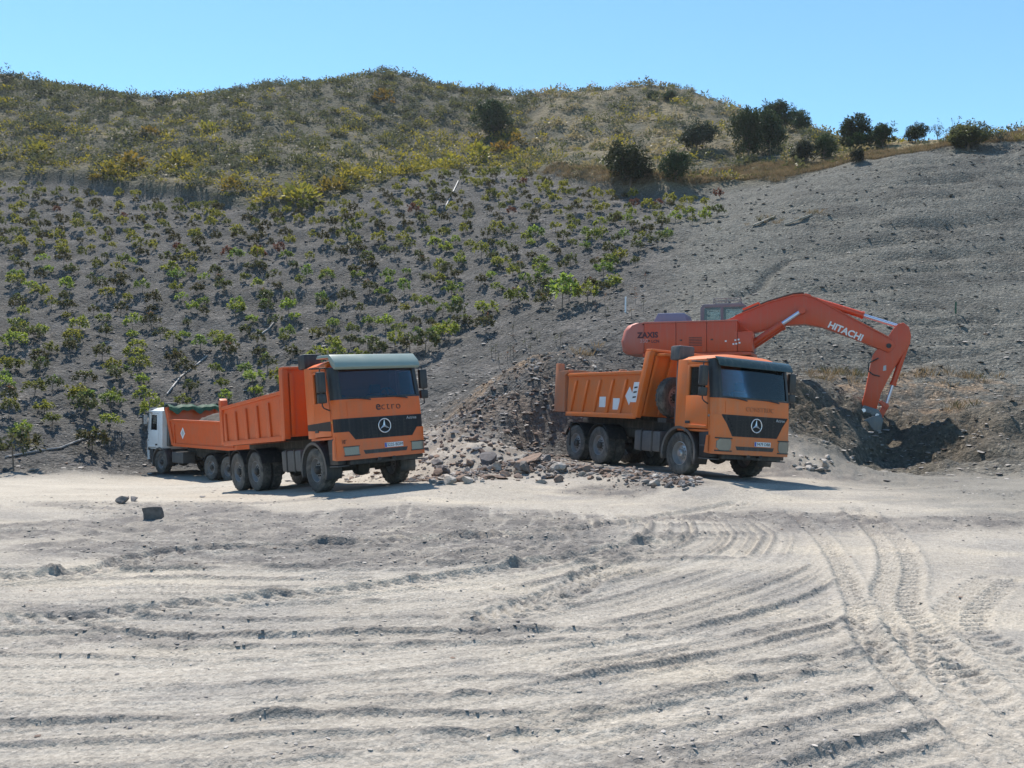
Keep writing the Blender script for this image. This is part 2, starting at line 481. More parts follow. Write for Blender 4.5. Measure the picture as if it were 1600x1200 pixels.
# ruts of the turning machines in the yard
_rr = np.random.default_rng(11)
_rut_s, s_ = [], 1.0
while s_ < 12.0:
    big = _rr.random() < 0.38
    _rut_s.append((s_, (_rr.uniform(0.032, 0.058) if big else _rr.uniform(0.016, 0.030)), (_rr.uniform(0.030, 0.048) if big else _rr.uniform(0.018, 0.028)), _rr.uniform(0, 99)))
    s_ += _rr.uniform(0.08, 0.20) * (1.0 + 0.05 * max(0, s_ - 8)) * (1.6 if big else 1.0)
def arc_s(x, y):
    xx = np.maximum(x, -4.0)
    return 16.5 - np.sign(16.5 - y) * np.hypot(xx + 4.0, np.minimum(y, 16.4) - 16.5)
def poly_dist(x, y, pts):
    """distance to a polyline and the running length along it"""
    best = np.full(x.shape, 1e9); run = np.zeros(x.shape); acc = 0.0; side = np.zeros(x.shape)
    for (ax, ay), (bx, by) in zip(pts[:-1], pts[1:]):
        dx, dy = bx - ax, by - ay; L = math.hypot(dx, dy)
        t = np.clip(((x - ax) * dx + (y - ay) * dy) / (L * L), 0, 1)
        d = np.hypot(x - ax - t * dx, y - ay - t * dy)
        s = ((x - ax) * dy - (y - ay) * dx) / L
        m = d < best
        best = np.where(m, d, best); run = np.where(m, acc + t * L, run); side = np.where(m, s, side)
        acc += L
    return best, run, side
def smooth_poly(p, n=6):
    p = np.array(p, float); out = []
    for i in range(len(p) - 1):
        p0, p1, p2, p3 = p[max(i - 1, 0)], p[i], p[i + 1], p[min(i + 2, len(p) - 1)]
        for k in range(n):
            t = k / n
            out.append(tuple(0.5 * ((2 * p1) + (-p0 + p2) * t + (2 * p0 - 5 * p1 + 4 * p2 - p3) * t * t + (-p0 + 3 * p1 - 3 * p2 + p3) * t ** 3)))
    out.append(tuple(p[-1]))
    return out
def gp(u, v):       # ground pixel of the flat yard
    Y = CAMZ * F / (v - HZ)
    return ((u - 800) / F * Y, Y)
TRACK_A = smooth_poly([gp(1335, 800), gp(1385, 838), gp(1407, 885), gp(1398, 940), (3.75, 8.1), (3.45, 6.7), (3.3, 5.0), (3.2, 3.0)])
TRACK_B = smooth_poly([gp(1235, 800), gp(1290, 850), gp(1335, 930), (3.3, 8.3), (3.05, 7.0), (2.95, 5.2)])
TRACK_C = smooth_poly([gp(1560, 905), gp(1500, 960), (4.3, 8.0), (4.4, 6.4), (4.9, 4.6)])
TRACK_D = smooth_poly([gp(905, 955), gp(840, 990), gp(780, 1030), gp(700, 1060)])
TRACK_D = smooth_poly([(1.2, 11.4), (0.4, 9.8), (-0.25, 8.9)])
TRACK_E = smooth_poly([(-13, 10.2), gp(20, 905), gp(260, 868), gp(520, 852), gp(800, 838), gp(1000, 815), gp(1150, 790)])
TRACK_F = smooth_poly([(-9, 8.6), gp(0, 975), gp(300, 948), gp(620, 915), gp(860, 880), gp(1010, 850)])
TRUCK_RECTS = [(POSE_LEFT, 0.0), (POSE_RIGHT, 0.0), (POSE_WHITE, 0.0)]

BERM = [gp(655, 752)[:2], (-1.3, 24.6), (0.0, 25.2), (1.3, 24.3), gp(960, 755), gp(1080, 772)]
def height(x, y, full=False):
    x = np.asarray(x, float); y = np.asarray(y, float)
    zb = base_h(x, y)
    r = np.hypot(x, y)
    # beyond the hills the land drops to a plain that reaches the horizon
    far = sstep(190, 330, r) * 1.0
    zb = zb * (1 - far) + (-6.0) * far
    back = sstep(0, -25, y)
    zb = zb * (1 - back) + 0.0 * back
    u0, v0 = uv_of(x, y, zb)
    tl = np.interp(u0, TOP_U, TOP_V)
    front = y > 24
    scrub = np.where(front, sstep(-2, 6, tl - v0), 0.0)
    scrub = np.maximum(scrub, sstep(135, 150, r) * front)
    step_h = np.interp(u0, [-900, 0, 430, 520, 640, 820, 870, 1100, 1230, 1300, 2400], [1.2, 1.2, 1.3, 0.5, 0.1, 0.1, 1.4, 1.3, 0.6, 0.2, 0.1])
    z = zb + scrub * step_h
    toe = np.interp(u0, [-300, 0, 230, 450, 650, 720, 860, 1000, 1250, 1450, 1600, 2400], [37.5, 37.5, 41, 41, 36, 28.5, 27.5, 31, 28, 27, 27, 27])
    slope = sstep(-1.6, 1.6, y - toe + 1.2 * fbm(x * 0.25, y * 0.25, 2, 0.5, 14.0)) * front     # 1 on the hillside, 0 in the yard
    slope = np.clip(slope, 0, 1)
    ub = u0
    # relief of the hillside
    z = z + slope * (1 - scrub) * (0.26 * fbm(x * 0.22, y * 0.3, 3) + np.where(u0 < 1080, 0.20, 0.09) * fbm(x * 0.9, y * 1.1, 3, 0.6, 5.0))
    z = z + scrub * (1.1 * fbm(x * 0.07, y * 0.07, 3, 0.5, 31.0) + 0.3 * fbm(x * 0.4, y * 0.4, 3, 0.55, 12.0))
    # contour terraces, faint on the planted slope, and cut marks on the bare dome on the right
    terr = slope * (1 - scrub)
    z = z + terr * 0.10 * np.sin(zb * 2.6 + 1.5 * fbm(x * 0.12, y * 0.12, 2)) * np.where(u0 < 1080, 1.0, 0.35)
    dome = terr * sstep(1150, 1300, u0)
    cuts = np.clip(fbm(x * 0.09, zb * 1.1 - x * 0.05, 3, 0.6, 44.0), 0.0, 1) * 0.55 + 0.12 * np.clip(fbm((x + y) * 0.8, (x - y) * 0.10, 2, 0.5, 66.0), 0, 1)
    z = z - dome * 1.25 * cuts
    # gully on the bare slope
    gd, gr, gs = poly_dist(x, y, [P(1232, 398, 57)[:2], P(1205, 425, 54)[:2], P(1188, 445, 52)[:2], P(1150, 470, 49)[:2]])
    z = z - 0.42 * np.exp(-(gd / 0.32) ** 2) * front
    # loose, lumpy material of the dug banks
    bank = np.maximum.reduce([
        np.exp(-(((x + 0.4) / 4.4) ** 2 + ((y - 30.5) / 4.4) ** 2)),
        np.exp(-(((x - 9.5) / 3.4) ** 2 + ((y - 30.5) / 3.2) ** 2)),
        np.exp(-(((x - 15.0) / 4.0) ** 2 + ((y - 31.5) / 3.5) ** 2)),
        0.8 * np.exp(-(((x - 3.5) / 3.0) ** 2 + ((y - 33.0) / 1.6) ** 2))])
    lump = fbm(x * 0.55, y * 0.55, 4, 0.6, 71.0)
    z = z + bank * (np.where(x < 5, 0.38, 0.55) * lump + 0.18 * fbm(x * 2.2, y * 2.2, 3, 0.6, 3.0))
    # pits left by the bucket
    for px, py, sx, sy, d in ((13.6, 32.4, 0.8, 0.6, 0.35), (17.6, 30.2, 0.8, 0.7, 0.35)):
        z = z - d * np.exp(-(((x - px) / sx) ** 2 + ((y - py) / sy) ** 2) ** 1.5)
    # spoil heap behind the tipper on the right
    for px, py, sx, sy, d in ((17.4, 32.4, 2.6, 0.9, 0.6), (15.4, 31.2, 1.6, 0.8, 0.45), (1.9, 33.2, 1.3, 1.2, 0.35), (-0.6, 27.2, 1.6, 0.7, 0.35), (1.2, 26.2, 1.4, 0.6, 0.28), (15.2, 33.9, 2.2, 0.7, 0.5), (12.6, 34.6, 1.3, 0.7, 0.3)):
        z = z + d * np.exp(-(((x - px) / sx) ** 2 + ((y - py) / sy) ** 2))
    bd, br_, bs_ = poly_dist(x, y, BERM)
    berm = np.exp(-(bd / 0.55) ** 2)
    z = z + berm * (0.10 + 0.16 * np.clip(fbm(x * 1.6, y * 1.6, 3, 0.6, 55.0) + 0.2, 0, 1))
    # yard: rough gravel band, ruts, tyre tracks
    yard = (1 - slope)
    near = sstep(26, 20, y) * sstep(1.0, 3.0, y + 2)
    grav = sstep(-0.10, 0.22, fbm(x * 0.22, y * 0.34, 3, 0.5, 8.0) + 0.75 * np.exp(-(((x + 3.2) / 5.2) ** 2 + ((y - 14.6) / 2.9) ** 2)) + 0.25 * np.exp(-(((x + 3.0) / 3.0) ** 2 + ((y - 9.6) / 1.0) ** 2)) + 0.3 * np.exp(-(((x - 1.6) / 1.6) ** 2 + ((y - 13.6) / 0.6) ** 2)) - 0.15)
    grav = grav * yard * np.maximum(sstep(2.2, 0.8, x - 0.12 * (y - 6)), sstep(13.5, 16, y))
    z = z + yard * (0.05 * fbm(x * 0.35, y * 0.35, 3, 0.5, 2.0) + (0.010 + 0.055 * grav) * fbm(x * 2.6, y * 2.6, 4, 0.6, 6.0))
    s = arc_s(x, y) + 0.30 * fbm(x * 0.2, y * 0.2, 2, 0.5, 19.0)
    lim = sstep(0.25, -0.35, x - (1.75 + 0.2 * y)) * sstep(20, 16.5, y) * sstep(2.0, 4.0, y)
    ridge = np.zeros_like(x)
    for rs, rh, rw, ro in _rut_s:
        mod = np.clip(0.85 + 1.2 * perlin(x * 0.11 + ro, np.full_like(x, ro)) + 0.45 * perlin(x * 0.7 + ro, np.full_like(x, ro + 7)), 0, 1.4)
        e = (s - rs) / rw
        ridge += rh * mod * (np.exp(-e * e) - 0.55 * np.exp(-((e - 1.9) / 0.9) ** 2))
    streak = fbm(s * 4.5, x * 0.32, 3, 0.6, 61.0)
    z = z + lim * 0.008 * streak
    crumb = 1.0 + 0.30 * fbm(x * 5.0, y * 8.0, 3, 0.6, 4.0)
    patch = fbm(x * 0.30, y * 0.45, 2, 0.5, 83.0)
    ridge2 = np.zeros_like(x)
    s2 = y - 0.10 * x - 0.012 * x * x + 0.25 * fbm(x * 0.2, y * 0.2, 2, 0.5, 29.0)
    for rs, rh, rw, ro in _rut_s[::2]:
        e = (s2 - rs * 0.93 - 2.2) / (rw * 0.85)
        ridge2 += 0.8 * rh * np.clip(0.6 + 1.4 * perlin(x * 0.15 + ro + 40, np.full_like(x, ro + 3)), 0, 1.3) * (np.exp(-e * e) - 0.5 * np.exp(-((e - 1.9) / 0.9) ** 2))
    mix_ = sstep(-0.12, 0.22, patch + 0.10 * x - 0.05)
    rut = (ridge * (0.40 + 0.75 * mix_) + ridge2 * (1.5 - 1.2 * mix_)) * lim * np.clip(crumb, 0.2, 2.2) * sstep(12.2, 11.0, s)
    # straighter, rougher ridges across the gravel band farther back
    band = sstep(10.4, 11.4, y - 0.25*np.maximum(x, 0)) * sstep(17.5, 15.5, y) * sstep(5.2, 3.6, x)
    sb = y - 0.10 * x + 0.35 * fbm(x * 0.16, y * 0.2, 2, 0.5, 23.0)
    for q in range(9):
        ro = 31.7 * q
        mod = np.clip(0.25 + 1.7 * perlin(x * 0.22 + ro, np.full_like(x, ro)) + 0.5 * perlin(x * 1.1 + ro, np.full_like(x, ro)), 0, 1.4)
        e = (sb - 10.9 - q * 0.62 - 0.2 * math.sin(q * 5.1)) / 0.085
        rut = rut + band * 0.075 * mod * np.clip(1 + 0.8 * fbm(x * 4, y * 6, 3, 0.6, 4.0), 0.2, 2) * (np.exp(-e * e) - 0.4 * np.exp(-((e - 2.0) / 1.1) ** 2))
    z = z + rut
    tread = np.zeros_like(x)
    for pts, hw, dep, dual in ((TRACK_A, 0.24, 0.030, 1), (TRACK_B, 0.10, 0.030, 0), (TRACK_C, 0.24, 0.012, 1), (TRACK_D, 0.24, 0.03, 1), (TRACK_E, 0.26, 0.045, 1), (TRACK_F, 0.22, 0.04, 0)):
        d, run, sd = poly_dist(x, y, pts)
        inside = sstep(hw + 0.06, hw - 0.02, d)
        z = np.where(dep > 0.036, z - rut * inside * 0.8, z) - dep * inside + dep * 0.9 * np.exp(-((d - hw - 0.07) / 0.06) ** 2)
        lug = np.sin((run + np.abs(sd) * 0.8) * 2 * np.pi / 0.20)
        tread = tread + inside * np.clip(lug * 2.0, -1, 1) * 0.020 * (0.35 + 0.65 * sstep(5.5, 8.5, y))
        if dual: z = z + inside * dep * 0.8 * np.exp(-(sd / 0.035) ** 2)
    lp = np.exp(-((x - 3.55) / 0.35) ** 2) * sstep(6.6, 7.0, y) * sstep(8.8, 8.4, y)
    tread = tread + lp * 0.022 * np.clip(2 * np.sin((y * 1.0 - x * 0.15) * 2 * np.pi / 0.15), -1, 1)
    z = z + tread
    # the ground carries the wheels: level it to each machine's footprint
    for mw, _ in TRUCK_RECTS:
        inv = mw.inverted()
        lx = inv[0][0] * x + inv[0][1] * y; ly = inv[1][0] * x + inv[1][1] * y
        o = mw.translation
        fx, fy = mw[0][0], mw[1][0]; nn = math.hypot(fx, fy); fx /= nn; fy /= nn
        lx = (x - o.x) * fx + (y - o.y) * fy
        ly = -(x - o.x) * fy + (y - o.y) * fx
        zz = o.z - (mw[0][2] * (x - o.x) + mw[1][2] * (y - o.y)) / mw[2][2]
        dx = np.maximum(np.maximum(lx - 0.4, -7.4 - lx), 0); dy = np.maximum(np.abs(ly) - 1.4, 0)
        w = sstep(3.0, 0.15, np.hypot(dx, dy))
        z = z * (1 - w) + (zz - 0.012 + 0.02 * fbm(x * 1.5, y * 1.5, 3, 0.6, 1.0)) * w
    d = np.hypot(x - EX_C[0], y - EX_C[1])
    w = sstep(4.0, 2.6, d)
    z = z * (1 - w) + (EX_C[2] - 0.02) * w
    if full:
        return z, dict(scrub=scrub, slope=slope, bank=bank, grav=grav, rut=rut, u=u0, v=v0, tl=tl, yard=yard, tread=tread, far=far, dome=dome, berm=berm, streak=streak*lim)
    return z


def grid_h(x, y):
    """height of the finished sheet, interpolated from its own vertices"""
    x = np.asarray(x, float); y = np.asarray(y, float)
    a = np.interp(np.degrees(np.arctan2(x, y)), th, np.arange(len(th)))
    b = np.interp(np.hypot(x, y), rr, np.arange(len(rr)))
    i = np.clip(a.astype(int), 0, len(th) - 2); j = np.clip(b.astype(int), 0, len(rr) - 2)
    fa, fb = a - i, b - j
    return (GZ[j, i]*(1-fa) + GZ[j, i+1]*fa)*(1-fb) + (GZ[j+1, i]*(1-fa) + GZ[j+1, i+1]*fa)*fb
def h1(x, y):
    return float(grid_h(np.array([x]), np.array([y]))[0])
def hit(u, v, y0=6.0, y1=170.0, n=1400):
    """first terrain point along the pixel's ray"""
    a, b = y0, y1
    for n in (900, 24):
        Y = np.exp(np.linspace(math.log(a), math.log(b), n))
        x = (u - 800) / F * Y
        z = grid_h(x, Y)
        k = np.nonzero(z >= CAMZ - (v - HZ) / F * Y)[0]
        if len(k) == 0: return None
        k = k[0]
        a, b = Y[max(k - 1, 0)], Y[k]
    return (x[k], Y[k], z[k])

# polar tessellation of one continuous sheet
th = np.concatenate([np.linspace(-180, -42, 46)[:-1], np.linspace(-42, -34, 24)[:-1], np.linspace(-34, 34, 730)[:-1], np.linspace(34, 42, 24)[:-1], np.linspace(42, 180, 47)[:-1]])
rr = np.concatenate([np.linspace(0.4, 3.0, 14)[:-1], np.exp(np.linspace(math.log(3.0), math.log(14), 480))[:-1], np.exp(np.linspace(math.log(14), math.log(30), 150))[:-1], np.exp(np.linspace(math.log(30), math.log(165), 310))[:-1], np.exp(np.linspace(math.log(165), math.log(4000), 40))])
TH, RR = np.meshgrid(np.radians(th), rr)
GX, GY = RR * np.sin(TH), RR * np.cos(TH)
GZ, INFO = height(GX, GY, True)
nR, nT = GX.shape
verts = np.stack([GX, GY, GZ], -1).reshape(-1, 3)
ii, jj = np.meshgrid(np.arange(nR - 1), np.arange(nT), indexing='ij')
j2 = (jj + 1) % nT
faces = np.stack([ii * nT + jj, (ii + 1) * nT + jj, (ii + 1) * nT + j2, ii * nT + j2], -1).reshape(-1, 4)[:, ::-1]
# close the small hole under the camera position
verts = np.vstack([verts, [[0, 0, GZ[0].mean()]]])
ctr = len(verts) - 1

# soil colours by kind of ground (base colours of the materials themselves)
def blend(c, col, w):
    w = np.clip(w, 0, 1)[..., None]
    return c * (1 - w) + np.array(col) * w
X_, Y_ = GX, GY
c = np.empty(GX.shape + (3,)); c[:] = (0.338, 0.306, 0.262)                      # pale rock dust of the yard
blot = fbm(X_ * 0.5, Y_ * 0.5, 4, 0.6, 21.0)
c = blend(c, (0.285, 0.263, 0.234), sstep(-0.1, 0.45, blot))
c = blend(c, (0.40, 0.355, 0.29), sstep(0.1, 0.5, fbm(X_ * 0.3, Y_ * 0.6, 3, 0.6, 51.0)) * 0.7)
c = blend(c, (0.145, 0.134, 0.126), INFO['grav'] * (0.55 + 0.4 * sstep(-0.3, 0.3, fbm(X_ * 1.6, Y_ * 1.6, 3, 0.6, 91.0))))
c = blend(c, (0.165, 0.153, 0.142), sstep(0.008, 0.038, INFO['rut']) * 0.8)
c = blend(c, (0.385, 0.345, 0.285), sstep(-0.004, -0.02, INFO['rut']) * 0.6)
c = blend(c, (0.41, 0.37, 0.31), INFO['yard'] * sstep(700, 560, INFO['u']) * sstep(17.5, 21.5, Y_ - 0.10 * np.clip(X_ + 10, -8, 8)) * 0.85)
c = blend(c, (0.15, 0.135, 0.125), INFO['berm'] * 0.9)
c = blend(c, (0.25, 0.23, 0.205), sstep(0.1, 0.6, INFO['streak']) * 0.25)
c = blend(c, (0.40, 0.365, 0.315), sstep(-0.05, -0.5, INFO['streak']) * 0.5)
right = INFO['yard'] * sstep(7, 11, X_ + 1.5 * blot) * sstep(15, 19, Y_ + 1.5 * blot)
c = blend(c, (0.19, 0.18, 0.158), right * 0.8)
slope_c = np.empty_like(c); slope_c[:] = (0.086, 0.083, 0.078)
slope_c = blend(slope_c, (0.118, 0.111, 0.104), sstep(-0.1, 0.5, fbm(X_ * 0.35, Y_ * 0.35, 4, 0.6, 61.0)))
slope_c = blend(slope_c, (0.136, 0.133, 0.116), sstep(980, 1120, INFO['u']) * 0.85)
slope_c = blend(slope_c, (0.078, 0.077, 0.070), INFO['dome'] * sstep(-0.1, 0.45, fbm(X_ * 0.15, GZ * 0.8, 3, 0.6, 9.0)) * 0.7)
c = blend(c, slope_c, INFO['slope'])
c = blend(c, (0.086, 0.069, 0.049), INFO['bank'] * sstep(5.0, 8.0, X_) * 0.9)
wide = np.maximum(INFO['bank'], np.exp(-(((X_ + 2.0) / 4.6) ** 2 + ((Y_ - 31.5) / 4.2) ** 2)))
c = blend(c, (0.150, 0.118, 0.094), wide * sstep(6.0, 4.0, X_) * 0.85 * sstep(-0.4, 0.4, fbm(X_ * 0.8, Y_ * 0.8, 3, 0.6, 15.0)))
for (px, py, sr) in ((P(765, 600, 34)[0], 34.0, 1.3), (P(780, 565, 37)[0], 37, 1.0), (P(1290, 585, 37)[0], 37, 1.6), (P(1480, 595, 37)[0], 37.5, 1.7), (P(905, 552, 37)[0], 37, 1.2), (P(1500, 640, 34)[0], 34.5, 1.2)):
    d2 = ((X_ - px) / sr / 1.6) ** 2 + ((Y_ - py) / sr) ** 2
    c = blend(c, (0.23, 0.165, 0.11), np.exp(-d2) * sstep(-0.2, 0.3, fbm(X_ * 1.2, Y_ * 1.2, 3, 0.6, 33.0)))
scrub_c = np.empty_like(c); scrub_c[:] = (0.086, 0.081, 0.056)
scrub_c = blend(scrub_c, (0.165, 0.138, 0.085), sstep(0.12, 0.6, fbm(X_ * 0.09, Y_ * 0.09, 3, 0.6, 77.0) + 0.55 * sstep(800, 950, INFO['u']) * sstep(1350, 1100, INFO['u'])))
strip = np.exp(-((INFO['tl'] - INFO['v'] - 9) / 6.0) ** 2) * sstep(840, 900, INFO['u'])
scrub_c = blend(scrub_c, (0.24, 0.19, 0.105), strip)
c = blend(c, scrub_c, INFO['scrub'])
c = blend(c, (0.25, 0.23, 0.19), INFO['far'])
rgba = np.ones((len(verts), 4), np.float32)
rgba[:-1, :3] = c.reshape(-1, 3)
rgba[-1, :3] = (0.4, 0.36, 0.31)

def terrain_material(name, stone, bstr, fine, vamp=0.2, pale=1.9):
    m, nt, N, L = nodes_of(name)
    out = N.new('ShaderNodeOutputMaterial'); b = N.new('ShaderNodeBsdfPrincipled')
    L.new(b.outputs[0], out.inputs[0])
    ge = N.new('ShaderNodeNewGeometry'); co = ge.outputs['Position']
    at = N.new('ShaderNodeAttribute'); at.attribute_name = 'soil'
    base = at.outputs['Color']
    v1 = voro(nt, co, stone, 'Color'); v2 = voro(nt, co, stone * 3.7, 'Color')
    s1 = N.new('ShaderNodeSeparateColor'); L.new(v1, s1.inputs[0])
    s2 = N.new('ShaderNodeSeparateColor'); L.new(v2, s2.inputs[0])
    n1 = noise(nt, co, fine, 8, 0.75)
    n2 = noise(nt, co, 0.35, 5, 0.6)
    def mul(col, f):
        mx = N.new('ShaderNodeVectorMath'); mx.operation = 'SCALE'
        L.new(col, mx.inputs[0]); L.new(f, mx.inputs[3])
        return mx.outputs[0]
    col_ = mul(base, ramp(nt, s1.outputs[0], 0, 1, 1 - vamp, 1 + vamp))
    col_ = mul(col_, ramp(nt, s2.outputs[1], 0, 1, 1 - vamp, 1 + vamp))
    col_ = mul(col_, ramp(nt, n1, 0.25, 0.75, 0.70, 1.30))
    col_ = mul(col_, ramp(nt, n2, 0.3, 0.7, 0.88, 1.12))
    # odd pale and dark stones lying in the soil
    st = ramp(nt, s2.outputs[0], 0.93, 0.95)
    col_ = mixc(nt, st, col_, mul(base, ramp(nt, s2.outputs[2], 0, 1, 0.55, pale)))
    L.new(col_, b.inputs['Base Color'])
    b.inputs['Roughness'].default_value = 0.95
    b.inputs['Specular IOR Level'].default_value = 0.15
    d1 = voro(nt, co, stone * 1.6, 'Distance'); d2 = voro(nt, co, stone * 5.0, 'Distance')
    ad = N.new('ShaderNodeMath'); ad.operation = 'MULTIPLY_ADD'
    L.new(d1, ad.inputs[0]); ad.inputs[1].default_value = -1.0; L.new(n1, ad.inputs[2])
    a2 = N.new('ShaderNodeMath'); a2.operation = 'MULTIPLY_ADD'
    L.new(d2, a2.inputs[0]); a2.inputs[1].default_value = -0.4; L.new(ad.outputs[0], a2.inputs[2])
    bn = bump(nt, a2.outputs[0], bstr, 0.5 / stone)
    L.new(bn.outputs[0], b.inputs['Normal'])
    return m
M['yard'] = terrain_material('rock_dust', 17.0, 0.5, 18.0, 0.10, 1.35)
M['slope'] = terrain_material('stony_grey_soil', 3.6, 0.75, 5.0, 0.22, 2.4)
M['scrubsoil'] = terrain_material('dry_scrub_soil', 1.6, 0.7, 2.2)

fu = INFO['slope'].reshape(-1); fs = INFO['scrub'].reshape(-1); fr = RR.reshape(-1)
q0 = faces[:, 0]
is_scrub = (fs[q0] > 0.5)
is_slope = (fu[q0] > 0.5) & ~is_scrub
is_yard = ~is_scrub & ~is_slope
def sub_terrain(name, sel, m, extra=None):
    f = faces[sel]
    used = np.unique(f)
    remap = np.full(len(verts), -1, np.int64); remap[used] = np.arange(len(used))
    me = np_mesh(name, verts[used], remap[f], m, smooth=True)
    at = me.color_attributes.new('soil', 'FLOAT_COLOR', 'POINT')
    at.data.foreach_set('color', rgba[used].ravel())
    o = link(bpy.data.objects.new(name, me))
    o['kind'] = 'structure'
    return o
ground = sub_terrain('ground', is_yard, M['yard'])
tag(ground, 'pale dusty work yard scored with curved ruts and tyre tracks')
hillside = sub_terrain('hillside', is_slope, M['slope'])
tag(hillside, 'bare stony grey slope with planted and freshly graded parts')
hill = sub_terrain('hill', is_scrub, M['scrubsoil'])
tag(hill, 'scrub covered hill rising behind the graded slope')
# ------------------------------------------------------------------ lettering
def text_mesh(name, txt, size, m, bold=0.0, extrude=0.004, spacing=1.0):
    cu = bpy.data.curves.new(name, 'FONT')
    cu.body = txt; cu.size = size; cu.extrude = extrude; cu.offset = bold
    cu.align_x = 'CENTER'; cu.align_y = 'CENTER'; cu.space_character = spacing
    cu.resolution_u = 3
    o = bpy.data.objects.new(name, cu)
    COL.objects.link(o)
    dg = bpy.context.evaluated_depsgraph_get()
    me = bpy.data.meshes.new_from_object(o.evaluated_get(dg))
    COL.objects.unlink(o); bpy.data.objects.remove(o); bpy.data.curves.remove(cu)
    me.materials.clear(); me.materials.append(m)
    me.name = name
    return me
def lettering(name, txt, size, m, parent, right, up, loc, **kw):
    me = text_mesh(name, txt, size, m, **kw)
    o = obj(name, me, parent)
    r, u_ = Vector(right).normalized(), Vector(up).normalized()
    n = r.cross(u_)
    mm = Matrix.Identity(4)
    for i in range(3):
        mm[i][0], mm[i][1], mm[i][2], mm[i][3] = r[i], u_[i], n[i], loc[i]
    o.matrix_local = mm
    return o

# ------------------------------------------------------------------ wheels
def wheel_meshes(width, r, bright):
    w = width / 2
    t = MB()
    t.lathe([(r*0.54, -w*0.75), (r*0.60, -w*0.92), (r*0.78, -w), (r*0.93, -w*0.97), (r*0.985, -w*0.82), (r*0.985, w*0.82), (r*0.93, w*0.97), (r*0.78, w), (r*0.60, w*0.92), (r*0.54, w*0.75)], n=40, closed=True)
    for i in range(26):                                  # tread lugs on both shoulders
        a = 2 * math.pi * i / 26
        for sgn in (-1, 1):
            R_ = Matrix.Rotation(-(a + (0.12 if sgn > 0 else 0)), 4, 'Y') @ Matrix.Rotation(0.25 * sgn, 4, 'X')
            t.box((r*0.965, min(sgn*w*0.08, sgn*w*0.9), -0.036), (r*1.0, max(sgn*w*0.08, sgn*w*0.9), 0.036), R_)
    tyre = t.mesh('tyre', M['tyre'], smooth=True)
    d = MB()
    d.lathe([(r*0.56, w*0.78), (r*0.53, w*0.80), (r*0.51, w*0.55), (r*0.47, w*0.1), (r*0.33, w*0.25), (r*0.22, w*0.35), (0.001, w*0.35)], n=30)
    d.lathe([(r*0.56, -w*0.78), (r*0.5, -w*0.3), (r*0.47, w*0.05)], n=30)
    for i in range(10):                                  # hand holes as raised dark-edged collars
        a = 2 * math.pi * (i + 0.5) / 10
        d.tube((r*0.40*math.cos(a), w*0.12, r*0.40*math.sin(a)), (r*0.40*math.cos(a), w*0.24, r*0.40*math.sin(a)), 0.030, 0.024, 8)
    rim = d.mesh('rim', M['bright_rim'] if bright else M['rim'], smooth=True)
    h = MB()
    h.lathe([(r*0.20, w*0.3), (r*0.19, w*0.75), (r*0.13, w*0.95), (0.001, w*0.98)], n=20)
    for i in range(10):
        a = 2 * math.pi * i / 10
        h.tube((r*0.27*math.cos(a), w*0.28, r*0.27*math.sin(a)), (r*0.27*math.cos(a), w*0.46, r*0.27*math.sin(a)), 0.022, 0.018, 6)
    hub = h.mesh('hub', M['bright_rim'] if bright else M['chassis'], smooth=True)
    return tyre, rim, hub
WH = {}
def put_wheel(parent, x, y, r=0.55, width=0.32, side=-1, bright=False, z=None, name='wheel'):
    key = (width, r, bright)
    if key not in WH: WH[key] = wheel_meshes(*key)
    w = empty(name, parent)
    w.location = (x, y, r if z is None else z)
    w.rotation_euler = (0, random.uniform(0, 6), 0 if side > 0 else math.pi)
    for n, me in zip(('tyre', 'rim', 'hub'), WH[key]):
        obj(n, me, w)
    return w

# ------------------------------------------------------------------ tipper lorry
CR = 0.20           # radius of the cab's front corners
HW = 1.24           # half width
def xf(y, z):
    rake = np.interp(z, [0.6, 1.6, 2.05, 2.95, 3.2], [0.0, 0.0, -0.03, -0.20, -0.26])
    bow = -0.05 * (y / HW) ** 2
    e = abs(y) - (HW - CR)
    cr = 0.0 if e <= 0 else -(CR - math.sqrt(max(CR * CR - min(e, CR) ** 2, 0)))
    return rake + bow + cr
def front_sheet(rows, off, thick=0.03, ny=15):
    """rows: (z, y_from, y_to); a curved panel following the cab front"""
    m = MB(); g = []
    for z, a, b in rows:
        ys = [a + (b - a) * i / (ny - 1) for i in range(ny)]
        g.append([(xf(y, z) + off, y, z) for y in ys])
    m.grid(g, (-thick, 0, 0))
    return m

